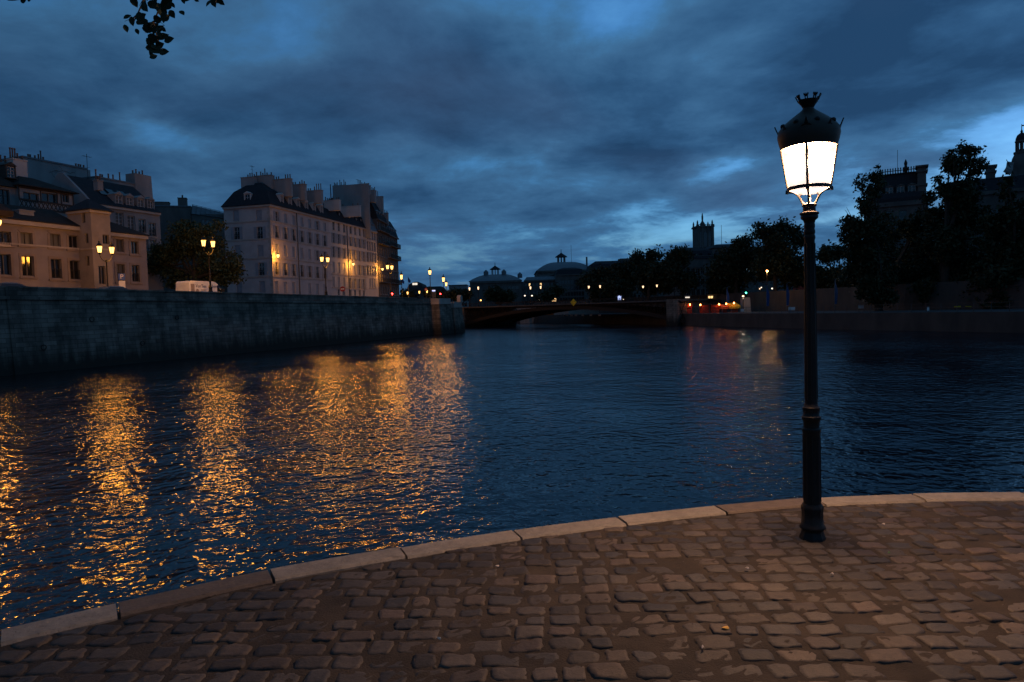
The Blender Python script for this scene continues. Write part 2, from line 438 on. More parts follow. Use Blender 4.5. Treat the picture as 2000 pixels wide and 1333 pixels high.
# sandy joints: a displaced sheet
innx = np.array([p.x for p in inn]); inny = np.array([p.y for p in inn])
def ycurve(x): return np.interp(x, innx, inny)
rng = np.random.default_rng(3)
def wav(x, y, seed, lam, amp, n=7):
    r_ = np.random.default_rng(seed); o = np.zeros_like(x)
    for k in range(n):
        a = r_.uniform(0, 2*math.pi); l = lam*r_.uniform(.6,1.7); o += np.sin((x*math.cos(a)+y*math.sin(a))*2*math.pi/l + r_.uniform(0,6.28))
    return o*amp/n**.5
gx0, gx1, gy0 = innx.min(), innx.max(), -3.0
NX, NY = 520, 190
xs = np.linspace(gx0+.05, gx1-.05, NX); ts = np.linspace(0, 1, NY)**.75
XX = np.repeat(xs[None,:], NY, 0); YY = gy0 + (ycurve(xs)[None,:]-gy0)*ts[:,None]
ZZ = wav(XX, YY, 11, .5, .004) + wav(XX, YY, 12, .11, .0040) + wav(XX, YY, 77, 2.2, .004) + .0005
def grid_mesh(name, XX, YY, ZZ, m):
    ny, nx = XX.shape
    v = np.stack([XX,YY,ZZ],-1).reshape(-1,3).astype(np.float32)
    i = np.arange(nx*ny).reshape(ny,nx)
    q = np.stack([i[:-1,:-1],i[:-1,1:],i[1:,1:],i[1:,:-1]],-1).reshape(-1,4)
    return np_mesh(name, v, q, m)
def np_mesh(name, v, q, m, smooth=True):
    me = bpy.data.meshes.new(name); k = q.shape[1]
    me.vertices.add(len(v)); me.vertices.foreach_set('co', v.astype(np.float32).ravel())
    me.loops.add(q.size); me.loops.foreach_set('vertex_index', q.astype(np.int32).ravel())
    me.polygons.add(len(q)); me.polygons.foreach_set('loop_start', np.arange(0,q.size,k,dtype=np.int32)); me.polygons.foreach_set('loop_total', np.full(len(q),k,dtype=np.int32))
    if smooth: me.polygons.foreach_set('use_smooth', np.ones(len(q),dtype=bool))
    me.materials.append(m); me.update(calc_edges=True); return me
sandm = mat('sandy_joint_fill', (.042,.031,.021), (.017,.013,.009), 3.5, .95, bump=.006, bscale=90)
tag(obj('quay_ground', grid_mesh('quay_ground', XX, YY, ZZ, sandm)), kind='structure')

# the cobbles themselves: rows of worn setts, one paved surface
PHI = R(-2.5); cph, sph = math.cos(PHI), math.sin(PHI)
V_, Q_, C_ = [], [], []; nv = 0
y = -2.2; row = 0
rr = random.Random(21)
while y < 9.2:
    dep = rr.uniform(.120,.152); x = -11 + rr.uniform(0,.2)
    while x < 15:
        wd = rr.choice([rr.uniform(.12,.17), rr.uniform(.15,.205), rr.uniform(.17,.22)])
        cx, cy = x + wd/2, y + dep/2
        wx, wy = cx*cph - cy*sph, cx*sph + cy*cph + .012*cx*0
        wy += .05*math.sin(wx*.55+1.0) + rr.uniform(-.008,.008)
        x += wd + rr.uniform(.004,.018)
        lim = float(ycurve(wx))
        if wy > lim + .02 or wx < gx0+.1 or wx > gx1-.1 or wy < -2.4: continue
        if rr.random() < .025: continue                     # sunk and covered with sand
        fine = 1.9 < wy < 7 and -5 < wx < 7.5
        s = np.array([-1,-.965,-.90,-.62,-.22,.22,.62,.90,.965,1]) if fine else np.linspace(-1,1,4)
        k = len(s); S1, T1 = np.meshgrid(s, s)
        hw, hd = wd/2*rr.uniform(.96,1.0), dep/2*rr.uniform(.91,1.0)
        pw = rr.choice([rr.uniform(3.5,6),rr.uniform(6,14),rr.uniform(8,20)])                              # how square its corners still are
        rad = (np.abs(S1)**pw + np.abs(T1)**pw)**(1/pw); mx = np.maximum(np.abs(S1),np.abs(T1))
        f_ = np.where(rad>1e-6, mx/np.maximum(rad,1e-6), 1)
        PX, PY = S1*f_*hw, T1*f_*hd
        cj = [rr.uniform(-.16,.05) for _ in range(8)]      # broken, uneven corners
        A1, B1 = (S1+1)/2, (T1+1)/2
        PX = PX + hw*((1-A1)*(-1)*(cj[0]*(1-B1)+cj[1]*B1) + A1*(cj[2]*(1-B1)+cj[3]*B1))*mx**2
        PY = PY + hd*((1-B1)*(-1)*(cj[4]*(1-A1)+cj[5]*A1) + B1*(cj[6]*(1-A1)+cj[7]*A1))*mx**2
        sk = rr.uniform(-.12,.12); PX = PX + PY*sk
        a = rr.uniform(-.05,.05); PX, PY = PX*math.cos(a)-PY*math.sin(a), PX*math.sin(a)+PY*math.cos(a)
        top = rr.gauss(.0055,.0030); dome = rr.uniform(-.001,.0028)
        ed = np.clip((mx-.89)/.11,0,1)
        PZ = top + dome*(1-mx**2) - .015*ed**1.6 + PX*rr.uniform(-.04,.04) + PY*rr.uniform(-.06,.06)
        WX, WY = PX+wx, PY+wy
        sd_ = rr.randrange(1<<20)
        PZ = PZ + wav(WX, WY, sd_, .055, .0022, 5) + wav(WX, WY, 11, .5, .004) + wav(WX, WY, 77, 2.2, .004)
        WX = WX + wav(WX, WY, 5, .05, .0042, 5)*(mx>.6); WY = WY + wav(WX, WY, 6, .05, .0048, 5)*(mx>.6)
        WY = np.minimum(WY, ycurve(WX)-.012)
        V_.append(np.stack([WX,WY,PZ],-1).reshape(-1,3))
        i = np.arange(k*k).reshape(k,k)+nv
        Q_.append(np.stack([i[:-1,:-1],i[:-1,1:],i[1:,1:],i[1:,:-1]],-1).reshape(-1,4)); nv += k*k
        t = rr.random(); g_ = rr.uniform(.45,1.25)
        base = (.050,.040,.030) if t<.50 else ((.056,.041,.028) if t<.72 else ((.034,.030,.026) if t<.90 else (.056,.040,.029)))
        C_.append(np.tile(np.array(base)*g_, (k*k,1)))
    y += dep + rr.uniform(.004,.014); row += 1
cme = np_mesh('cobbles', np.concatenate(V_), np.concatenate(Q_), tint_mat('worn_sandstone_setts', .68, .42, .006, 30))
set_tint(cme, np.concatenate(C_)); tag(obj('cobbled_pavement', cme), kind='structure')

# ------------------------------------------------------------------ opposite quay on the left: plan
W0 = onz(0,735,ZW); W1 = onz(905,648,ZW)
UQ = (W1-W0); QLEN = UQ.length; UQ = UQ.normalized(); NQ = Vector((-UQ.y, UQ.x, 0))   # NQ points inland (left)
RZQ = math.atan2(UQ.y, UQ.x)
zt0 = onplane(0,558,W0,NQ).z; zt1 = onplane(855,583,W0,NQ).z
def wallpt(px, py): return onplane(px, py, W0, NQ)
def tq(p): return (p-W0).dot(UQ)
TP = tq(wallpt(855,583))
def ztop(t): return zt0 + (zt1-zt0)*t/TP
def road_z(p): return ztop(max(min(tq(p),TP+60),-60)) - 1.0
print('wall', W0, W1, 'ztop', zt0, zt1, 'len', QLEN, 'tp', TP)
# ------------------------------------------------------------------ left bank: embankment wall, upper road
def uv_brick(name, c1, c2, mortar, u, bw, bh, wet=True):
    m, nt, b = nodes(name); L = nt.links.new
    b.inputs['Roughness'].default_value = .88; b.inputs['Specular IOR Level'].default_value = .25
    g = nn(nt,'ShaderNodeNewGeometry'); sp = nn(nt,'ShaderNodeSeparateXYZ'); L(g.outputs['Position'], sp.inputs[0])
    d = nn(nt,'ShaderNodeVectorMath', operation='DOT_PRODUCT'); d.inputs[1].default_value = u; L(g.outputs['Position'], d.inputs[0])
    cb = nn(nt,'ShaderNodeCombineXYZ'); L(d.outputs['Value'], cb.inputs[0]); L(sp.outputs['Z'], cb.inputs[1])
    br = nn(nt,'ShaderNodeTexBrick', i_Scale=1.0); L(cb.outputs[0], br.inputs['Vector'])
    for k, v in (('Color1',c4(c1)),('Color2',c4(c2)),('Mortar',c4(mortar)),('Mortar Size',.018),('Brick Width',bw),('Row Height',bh),('Bias',-.1)): br.inputs[k].default_value = v
    nz = nn(nt,'ShaderNodeTexNoise', i_Scale=.55, i_Detail=8, i_Roughness=.65); L(g.outputs['Position'], nz.inputs['Vector'])
    # rain streaks: stretched upright
    vm = nn(nt,'ShaderNodeVectorMath', operation='MULTIPLY'); vm.inputs[1].default_value = (1.6,1.6,.12); L(g.outputs['Position'], vm.inputs[0])
    nz2 = nn(nt,'ShaderNodeTexNoise', i_Scale=1.0, i_Detail=6, i_Roughness=.6); L(vm.outputs[0], nz2.inputs['Vector'])
    h_ = nn(nt,'ShaderNodeMath', operation='MULTIPLY', i_1=.5); L(nz2.outputs['Fac'], h_.inputs[0])
    a = nn(nt,'ShaderNodeMath', operation='ADD'); L(nz.outputs['Fac'], a.inputs[0]); L(h_.outputs[0], a.inputs[1])
    q = nn(nt,'ShaderNodeMapRange', i_1=.58, i_2=.92, i_3=.40, i_4=1.25); L(a.outputs[0], q.inputs[0])
    v = nn(nt,'ShaderNodeVectorMath', operation='MULTIPLY'); L(br.outputs['Color'], v.inputs[0]); L(q.outputs[0], v.inputs[1])
    out = v.outputs[0]
    if wet:                                            # algae up to the flood mark, with a ragged edge
        e = nn(nt,'ShaderNodeMath', operation='MULTIPLY_ADD'); L(nz2.outputs['Fac'], e.inputs[0]); e.inputs[1].default_value = 2.6; L(sp.outputs['Z'], e.inputs[2])
        w_ = nn(nt,'ShaderNodeMapRange', i_1=-.1, i_2=1.5, i_3=0.0, i_4=1.0); L(e.outputs[0], w_.inputs[0])
        mx = nn(nt,'ShaderNodeMix', data_type='RGBA'); L(w_.outputs[0], mx.inputs[0]); mx.inputs[6].default_value = (.028,.026,.020,1); L(out, mx.inputs[7]); out = mx.outputs[2]
    L(out, b.inputs['Base Color'])
    bp = nn(nt,'ShaderNodeBump', i_Strength=.5, i_Distance=.03); L(br.outputs['Fac'], bp.inputs['Height']); bp.invert = True; L(bp.outputs[0], b.inputs['Normal'])
    return m
MT['quay_stone'] = uv_brick('embankment_ashlar', (.205,.168,.135), (.115,.096,.079), (.075,.063,.052), tuple(UQ), 1.1, .36)
def along(t, off=0, z=0): return Vector((W0.x, W0.y, 0)) + UQ*t + NQ*off + Vector((0,0,z))
T0, T1 = -45, TP
emb = thing('embankment_wall', 'long tall stone quay wall with stained ashlar, across the water', 'wall', along(0,0,ZW))
def in_emb(mb, nm, m): 
    o = mb.build(nm, m, emb); o.matrix_parent_inverse = Matrix.Translation(-emb.location); return o
mb = MB()
N = 24
front = []
for (off0, off1, zf0, zf1) in [(0,.9,lambda t: ZW-1.5, lambda t: ztop(t)-.98)]:
    rows = []
    for k in range(N+1):
        t = T0 + (T1-T0)*k/N
        rows.append([along(t,-.35,ZW-1.5), along(t,.25,ztop(t)-1.02), along(t,3,ztop(t)-1.02), along(t,3,ZW-1.5)])
    mb.loops(rows)
in_emb(mb, 'wall_face', MT['quay_stone'])
mb = MB(); mb.loops([[along(t,.10,ztop(t)-1.02), along(t,.10,ztop(t)-.80), along(t,.3,ztop(t)-.80), along(t,.3,ztop(t)-1.02)] for t in np.linspace(T0,T1,N)])
in_emb(mb, 'string_course', MT['quay_stone'])
mb = MB(); mb.loops([[along(t,.32,ztop(t)-1.1), along(t,.32,ztop(t)-.14), along(t,.24,ztop(t)-.14), along(t,.24,ztop(t)), along(t,.82,ztop(t)), along(t,.82,ztop(t)-.14), along(t,.74,ztop(t)-.14), along(t,.74,ztop(t)-1.1)] for t in np.linspace(T0,T1,N)])
in_emb(mb, 'parapet', MT['quay_stone'])
# the pilaster and the mooring rings
tpl = tq(wallpt(33,660))
mb = MB(); mb.hexa([along(tpl-.55,-.47,ZW-1),along(tpl+.55,-.47,ZW-1),along(tpl+.55,.4,ZW-1),along(tpl-.55,.4,ZW-1),
                    along(tpl-.45,.13,ztop(tpl)-1.02),along(tpl+.45,.13,ztop(tpl)-1.02),along(tpl+.45,.5,ztop(tpl)-1.02),along(tpl-.45,.5,ztop(tpl)-1.02)])
mb.box(-.45,.45,-.2,.4,-.001,1.0, M=Matrix.Translation(along(tpl,.42,ztop(tpl)-1.02)) @ Matrix.Rotation(RZQ,4,'Z'))
in_emb(mb, 'pilaster', MT['quay_stone'])
for (px,py) in ((82,679),(180,624),(275,671),(346,621)):
    p = wallpt(px,py); t = tq(p); off = -.35 + .6*(p.z-ZW)/(ztop(t)-1-ZW) - .06
    mb = MB(); c = along(t,off,p.z)
    pts = [c + UQ*.20*math.cos(a) + Vector((0,0,.20*math.sin(a))) for a in np.linspace(0,2*math.pi,13)]
    mb.tube(pts, .035, 5)
    in_emb(mb, 'mooring_ring', MT['iron'])

# upper road and pavement on the island
ur = MB()
rows = []
for k in range(N+1):
    t = T0 + (T1+2-T0)*k/N
    z = ztop(min(t,TP+60))-1.0
    rows.append([along(t,.8,z), along(t,130,z)])
vs = [p for r in rows for p in r]
ur.add(vs, [(2*i,2*i+1,2*i+3,2*i+2) for i in range(N)])
struct('upper_road', ur, MT['asphalt'])
pv = MB(); pv.loops([[along(t,.78,ztop(min(t,TP+60))-1.2),along(t,.78,ztop(t)-.86),along(t,3.4,ztop(t)-.86),along(t,3.5,ztop(t)-1.2)] for t in np.linspace(T0,T1,N)])
struct('upper_pavement', pv, MT['stone_dark'])

# ------------------------------------------------------------------ building kit (local x along the street front, y into the block, front at y = 0)
WM = {}
def window_meshes(w, h, bars, fm='wood_w'):
    k = (round(w,2), round(h,2), bars, fm)
    if k in WM: return WM[k]
    f = MB(); t = .07
    f.box(-w/2,-w/2+t,0,.08,0,h); f.box(w/2-t,w/2,0,.08,0,h); f.box(-w/2+t,w/2-t,0,.08,0,t); f.box(-w/2+t,w/2-t,0,.08,h-t,h)
    f.box(-.045,.045,-.01,.07,t,h-t)
    for j in range(1,bars): f.box(-w/2+t,w/2-t,.005,.06,h*j/bars-.02,h*j/bars+.02)
    p = MB().box(-w/2+.02,w/2-.02,.082,.10,.02,h-.02)
    s = MB(); sw = w/2
    s.box(-sw/2,sw/2,-.02,.02,0,h)
    for z in np.arange(.12,h-.08,.11): s.box(-sw/2+.06,sw/2-.06,-.032,-.021,z,z+.06)
    sh = s.mesh('shutter', MT['shutter'])
    cl = MB()                                      # both leaves closed across the opening
    for sg in (-1,1):
        a, b = (-w/2,-.008) if sg<0 else (.008,w/2)
        cl.box(a+.03*(sg<0),b-.03*(sg>0),-.07,-.03,0,h-.03)
        for z in np.arange(.12,h-.08,.11): cl.box(a+.08,b-.08,-.085,-.071,z,z+.06)
    rl = MB(); rl.box(-w/2,w/2,-.17,-.14,.92,.96); rl.box(-w/2,w/2,-.17,-.14,.10,.13)
    for x in np.linspace(-w/2+.05,w/2-.05,9): rl.box(x-.012,x+.012,-.165,-.145,.13,.92)
    si = MB().box(-w/2-.09,w/2+.09,-.26,.0,-.14,-.002)
    WM[k] = dict(frame=f.mesh('window',MT[fm]), pane=p.mesh('pane',MT['glass']), panec=p.mesh('pane',MT['curtain']), paneL=p.mesh('pane',MT['win_warm']),
                 shutter=sh, closed=cl.mesh('shutter',MT['shutter']), railing=rl.mesh('railing',MT['iron']), sill=si.mesh('sill',MT['stone']))
    return WM[k]
def add_window(b, x, z, w, h, kind='open', side='front', bars=3, X0=0.0, sill=True, y=0.0, fm='wood_w'):
    m = window_meshes(w, h, bars, fm)
    if side == 'front': loc, rz = (x, y+.18, z), 0
    else: loc, rz = (X0+.18, x, z), -math.pi/2
    o = obj('window', m['frame'], b, loc, rz)
    obj('pane', m['paneL'] if 'lit' in kind else (m['panec'] if 'c' in kind.split('_')[1:] else m['pane']), o)
    if sill: obj('sill', m['sill'], o)
    if kind.startswith('open'):
        obj('shutter', m['shutter'], o, (-w*.77,-.22,0)); obj('shutter', m['shutter'], o, (w*.77,-.22,0))
    elif kind.startswith('closed'): obj('shutter', m['closed'], o)
    if 'r' in kind.split('_')[1:]: obj('railing', m['railing'], o)
    return o
def wall_grid(mb, W, z0, z1, holes, place, rev=.26):
    xs = sorted({0.0,W} | {h[0] for h in holes} | {h[1] for h in holes}); zs = sorted({z0,z1} | {h[2] for h in holes} | {h[3] for h in holes})
    for i in range(len(xs)-1):
        for j in range(len(zs)-1):
            cx, cz = (xs[i]+xs[i+1])/2, (zs[j]+zs[j+1])/2
            if any(h[0]<cx<h[1] and h[2]<cz<h[3] for h in holes): continue
            mb.add([place(xs[i],0,zs[j]),place(xs[i+1],0,zs[j]),place(xs[i+1],0,zs[j+1]),place(xs[i],0,zs[j+1])],[(0,1,2,3)])
    for a,b,c,d in holes:
        q = [(a,c),(b,c),(b,d),(a,d)]
        for k in range(4):
            p, r_ = q[k], q[(k+1)%4]
            mb.add([place(p[0],0,p[1]),place(r_[0],0,r_[1]),place(r_[0],rev,r_[1]),place(p[0],rev,p[1])],[(0,1,2,3)])
class House:
    def __init__(s, name, label, O, u, W, D, eave, wallm, cat='building', group=None, base=None):
        s.O = Vector((O.x,O.y,0)); s.u = Vector((u[0],u[1],0)).normalized(); s.n = Vector((-s.u.y,s.u.x,0))
        s.z0 = road_z(O) if base is None else base
        s.root = thing(name, label, cat, (O.x,O.y,s.z0), math.atan2(s.u.y,s.u.x), group)
        s.W, s.D, s.E, s.wm = W, D, eave - s.z0, wallm
        s.fw, s.lw = [], []
    def fpx(s, px, py, y=0.0):               # photo pixel -> local (x, z) on the front (or a plane y behind it)
        p = onplane(px, py, s.O+s.n*y, s.n); return ((p-s.O).dot(s.u), p.z-s.z0)
    def lpx(s, px, py, x=0.0):               # ... on the side wall facing the camera
        p = onplane(px, py, s.O+s.u*x, s.u); return ((p-s.O).dot(s.n), p.z-s.z0)
    def win(s, px, py, w, h, kind='open', bars=3, **k):    # centre of the opening in the photo
        x, z = s.fpx(px, py); s.fw.append((x, z-h/2, w, h, kind, bars, k))
    def lwin(s, px, py, w, h, kind='open', bars=3, **k):
        x, z = s.lpx(px, py); s.lw.append((x, z-h/2, w, h, kind, bars, k))
    def finish(s, thick=.26):
        mb = MB(); W, D, E = s.W, s.D, s.E
        def ok(q, L): return q[0]-q[2]/2 > .05 and q[0]+q[2]/2 < L-.05 and q[1] > .03 and q[1]+q[3] < E-.05
        s.fw = [q for q in s.fw if ok(q, W)]; s.lw = [q for q in s.lw if ok(q, D)]
        wall_grid(mb, W, 0.0, E, [(x-w/2,x+w/2,z,z+h) for x,z,w,h,*_ in s.fw], lambda x,d,z: (x,d,z))
        wall_grid(mb, D, 0.0, E, [(x-w/2,x+w/2,z,z+h) for x,z,w,h,*_ in s.lw], lambda x,d,z: (d,x,z))
        mb.add([(W,0,0),(W,D,0),(W,D,E),(W,0,E)],[(0,1,2,3)]); mb.add([(0,D,0),(W,D,0),(W,D,E),(0,D,E)],[(0,1,2,3)])
        mb.add([(0,0,E),(W,0,E),(W,D,E),(0,D,E)],[(0,1,2,3)])
        s.wall = mb.build('wall', s.wm, s.root)
        for x,z,w,h,kind,bars,k in s.fw: add_window(s.root,x,z,w,h,kind,'front',bars,**k)
        for x,z,w,h,kind,bars,k in s.lw: add_window(s.root,x,z,w,h,kind,'left',bars,**k)
        return s
    def band(s, name, z, h, out, m, left=True, front=True):
        mb = MB()
        if front: mb.box(-out if left else 0, s.W, -out, -.002, z, z+h)
        if left: mb.box(-out,-.002, 0, s.D, z, z+h)
        return mb.build(name, m, s.root)
    def mansard(s, rings, m, name='roof'):      # rings: (z above the eave, x0 inset, x1 inset, y0 inset, y1 inset)
        mb = MB(); rr_ = []
        for z, a, b, c, d in rings:
            rr_.append([(a,c,s.E+z),(s.W-b,c,s.E+z),(s.W-b,s.D-d,s.E+z),(a,s.D-d,s.E+z)])
        mb.loops(rr_); s.roof = mb.build(name, m, s.root); return s.roof
    def part(s, name, mb, m, parent=None, **k): return mb.build(name, m, parent or s.root, **k)
POTS = []
def pot_meshes():
    if not POTS:
        for h, r in ((.5,.11),(.75,.10),(1.25,.085)):
            POTS.append(MB().lathe([(r*1.15,0),(r,h*.3),(r*.9,h*.85),(r*1.2,h*.9),(r*1.1,h)],7).mesh('chimney_pot',MT['pot']))
    return POTS
def stack(hs, x0, x1, y0, y1, z0, z1, m, seed=0, npots=None):
    """a chimney stack with a row of pots"""
    r_ = random.Random(seed)
    mb = MB().box(x0,x1,y0,y1,z0,z1-.12).box(x0-.07,x1+.07,y0-.07,y1+.07,z1-.12,z1)
    c = mb.build('chimney', m, hs.root)
    L = max(y1-y0, x1-x0); n_ = npots if npots is not None else max(2,int(L/.42))
    for k in range(n_):
        t = (k+.5)/n_
        if r_.random() < .12: continue
        p = ((x0+x1)/2, y0+(y1-y0)*t, z1) if y1-y0 >= x1-x0 else (x0+(x1-x0)*t, (y0+y1)/2, z1)
        obj('chimney_pot', pot_meshes()[r_.choice([0,0,0,1,1,2])], c, p)
    return c
def lstack(hs, px0, px1, pyt, pyb, x, th, m, seed=0, npots=None):
    """a stack whose camera-side face spans px0..px1 in the photo, x along the front"""
    y1, zt = hs.lpx(px0, pyt, x); y0, _ = hs.lpx(px1, pyt, x); _, zb = hs.lpx((px0+px1)/2, pyb, x)
    return stack(hs, x, x+th, y0, y1, zb, zt, m, seed, npots)
def dormer(hs, x, z, w, h, y, depth, m, kind='plain', side='front'):
    mb = MB(); t = .14
    mb.box(-w/2-t,-w/2,0,depth,0,h); mb.box(w/2,w/2+t,0,depth,0,h); mb.box(-w/2,w/2,0,depth,h-.1,h)
    mb.prism([(-w/2-t-.08,h),(w/2+t+.08,h),(0,h+.38)],-.1,depth,'y'); mb.box(-w/2-t-.06,w/2+t+.06,-.08,depth,-.12,0)
    if side == 'front': loc, rz = (x,y,z), 0
    else: loc, rz = (y,x,z), -math.pi/2
    d = mb.build('dormer', m, hs.root, loc=loc); d.rotation_euler.z = rz
    wm = window_meshes(w, h-.12, 3)
    obj('window', wm['frame'], d, (0,.1,0)); obj('pane', wm['panec'] if kind=='c' else wm['pane'], d, (0,.1,0))
    return d
def antenna(hs, x, y, z, h):
    mb = MB().bar((x,y,z),(x,y,z+h),.03); mb.bar((x-.6,y,z+h*.92),(x+.6,y,z+h*.92),.02); mb.bar((x-.4,y,z+h*.6),(x+.4,y,z+h*.6),.02)
    for k in range(4): mb.bar((x-.5+.33*k,y-.3,z+h*.92),(x-.5+.33*k,y+.3,z+h*.92),.015)
    mb.build('aerial', MT['iron'], hs.root)

# ------------------------------------------------------------------ the corner house with the mansard roof
UA = Vector((.227,.974,0)).normalized()
CA = at(534,571,118)
def eave_at(px, py, O, u):
    nv_ = Vector((-u.y,u.x,0)); return onplane(px,py,O,nv_).z
A = House('corner_apartment_house','five storey pink plastered corner house with dark mansard roof and open shutters',CA,UA,1,1,eave_at(528,400,CA,UA),MT['plaster_pink'])
A.W = A.fpx(646,500)[0]; A.D = A.lpx(440,480)[0]
cols = [540.5,557.8,574.0,589.7,605.0,620.0,634.3]
fl = [(0,424,1.9),(1,453,2.15),(2,488,1.95),(3,525,2.2),(4,561,2.0)]
vx, vy = 1310, 598
rA = random.Random(4)
for fi, yc, h in fl:
    for ci, cx in enumerate(cols):
        y_ = vy + (yc - vy)*(vx-cx)/(vx-540.5)
        if fi == 4 and ci == 3: continue
        kind = ['closed','open_r','closed','open_r','closed'][fi]
        if fi in (1,3) and rA.random() < .3: kind += '_c'
        if fi == 0 and ci in (0,5): kind = 'open'
        if fi == 2 and ci >= 5: kind = 'open'
        A.win(cx, y_, 1.05, h, kind)
for fi, yc, h in [(0,421,1.9),(1,455.5,2.15),(2,490,1.95),(3,526,2.2),(4,561,2.0)]:
    for cx in (461,506):
        A.lwin(cx+ (yc-421)*.045, yc + (cx-506)*-.012, 1.1, h, ['closed','open_r','closed','open_r','closed'][fi])
A.finish()
for i, py in enumerate((431.5,466.5,503.5,539.5)):
    z = A.fpx(531,py)[1]; A.band('string_course', z-.12, .22, .10, MT['stone'])
A.band('cornice', A.E-.35, .33, .32, MT['stone'])
# quoins and drainpipes
mb = MB()
for k in range(28):
    z = .2+k*A.E/29; L_ = .55 if k%2 else .32
    mb.box(-.035,L_,-.035,-.003,z,z+A.E/29-.05); mb.box(-.035,-.003,0,.87-L_,z,z+A.E/29-.05)
A.part('quoins', mb, MT['stone'])
for px in (581,): 
    x = A.fpx(px,480)[0]; A.part('downpipe', MB().box(x-.06,x+.06,-.18,-.05,0,A.E-.4), MT['greeniron'])
dx, dz = A.fpx(596,563); A.part('door', MB().box(dx-.6,dx+.6,-.06,-.004,0,2.5), MT['car_dark'])
zr = A.lpx(512,357,3.0)[1]-A.E; zb = A.lpx(467,374,1.5)[1]-A.E
A.mansard([(0,-.45,-.02,-.45,-.2),(.12,-.45,-.02,-.45,-.2),(zb*.97,1.3,-.02,1.25,1.3),(zr,3.0,-.02,3.4,3.4)], MT['slate'])
for px,py in ((551,390),(567,393.6),(583,398),(599,402.8),(614,406.5),(628.5,410)):
    x, z = A.fpx(px,py,.05); dormer(A, x, max(.1+A.E,z-.8), .85, 1.6, .05, 1.6, MT['plaster_white'], kind='c')
y_, z_ = A.lpx(483,388,.15); dormer(A, y_, z_-.9, 1.0, 1.75, .15, 1.6, MT['plaster_white'], side='left')
lstack(A,470,495,347,372,2.6,1.2,MT['plaster_grey'],1); lstack(A,496,529,344,372,4.2,1.0,MT['plaster_grey'],2)
lstack(A,531,567,351,385,5.0,.7,MT['plaster_grey'],3); lstack(A,568,594.5,361,392,10.0,.8,MT['plaster_grey'],4); lstack(A,598,627,373,398,15.2,.8,MT['plaster_grey'],5)
y_, z_ = A.lpx(493,345,3.2); antenna(A,3.2,y_,z_,1.9)

# ------------------------------------------------------------------ B: the white house next to it
OB = A.O + A.u*A.W
B = House('white_apartment_house','off white six storey house with rows of narrow windows, beside the pink corner house',OB,UA,1,10,eave_at(650,431,OB,UA),MT['plaster_white'])
B.W = B.fpx(715,500)[0]
for yc, h, kind in ((441,1.8,'plain'),(465,2.0,'open'),(492,2.2,'open'),(522,2.2,'closed'),(551,2.2,'open'),(571,1.3,'plain')):
    for ci, cx in enumerate((651.5,661.8,672.3,684.8,693.8,702.8,711.0)):
        k_ = kind
        if yc == 551: k_ = 'closed' if ci < 3 else 'open'
        if yc == 522 and ci > 4: k_ = 'open'
        B.win(cx, vy + (yc-vy)*(vx-cx)/(vx-651.5), 1.0, h, k_)
B.finish()
B.band('cornice', B.E-.3, .3, .25, MT['stone'], left=False)
for py in (536,562): B.band('string_course', B.fpx(652,py)[1]-.1, .2, .09, MT['stone'], left=False)
x = B.fpx(679,500)[0]; B.part('downpipe', MB().box(x-.06,x+.06,-.18,-.05,0,B.E-.4), MT['greeniron'])
zb = B.fpx(650,410,1.4)[1]-B.E
B.mansard([(0,0,0,-.3,0),(zb*.9,0,0,1.0,1.0),(zb*1.35,0,0,4.0,4.0)], MT['zinc'])
B.roof.data.materials[0] = MT['slate']
for px,py in ((663,421),(683,427),(696,430.5),(705,433)):
    x, z = B.fpx(px,py,.5); dormer(B, x, z-.75, .8, 1.4, .45, 1.0, MT['slate'], kind='c')
lstack(B,632,662,392,412,1.5,.8,MT['plaster_white'],6)
# low party wall in the middle of its roof
lstack(B,664,703,404,424,7.5,.5,MT['plaster_white'],7,4)

# ------------------------------------------------------------------ C: taller house with the blank gable and crowded chimneys
OC = B.O + B.u*B.W
C_h = House('tall_zinc_roofed_house','tall narrow house with high zinc roof and a blank gable crowded with chimney pots',OC,UA,1,12,eave_at(718,449,OC,UA),MT['plaster_white'])
C_h.W = C_h.fpx(737,500)[0]
for yc, h, kind in ((459,1.9,'plain'),(480,2.1,'plain'),(502,2.2,'open'),(528,2.2,'open'),(553,2.2,'closed')):
    for cx in (718.5,723.0,727.6,732.3):
        C_h.win(cx, vy + (yc-vy)*(vx-cx)/(vx-718.5), 1.0, h, kind)
C_h.finish()
C_h.band('cornice', C_h.E-.3, .3, .25, MT['stone'], left=False)
zt = C_h.lpx(700,405,.3)[1]-C_h.E
C_h.mansard([(0,0,0,-.25,0),(zt*.55,0,0,.8,1),(zt,0,0,2.0,2.0)], MT['zinc'])
for px,py in ((719.5,440),(724.5,444),(729,447)):
    x, z = C_h.fpx(px,py,.3); dormer(C_h, x, z-.8, .8, 1.5, .2, .9, MT['zinc'])
ya, za = C_h.lpx(650,364,.2); yb, _ = C_h.lpx(720,364,.2)
gw = MB(); gw.box(0,.45,yb,ya,C_h.E-2.0,za)
C_h.part('gable_wall', gw, MT['plaster_grey'])
lstack(C_h,650,674,363,378,.5,1.0,MT['plaster_grey'],8,9); lstack(C_h,698,719.5,363,380,.5,1.2,MT['plaster_grey'],9,8)
lstack(C_h,720.5,731,372,395,4.5,1.2,MT['plaster_grey'],10,4)
y_, z_ = C_h.lpx(699,363,.4); antenna(C_h,.4,y_,z_,1.4)
y_, z_ = C_h.lpx(646,378,.3)
C_h.part('flue_pipe', MB().bar((.3,y_,z_-2.4),(.3,y_,z_+2.0),.13,8), MT['zinc'])

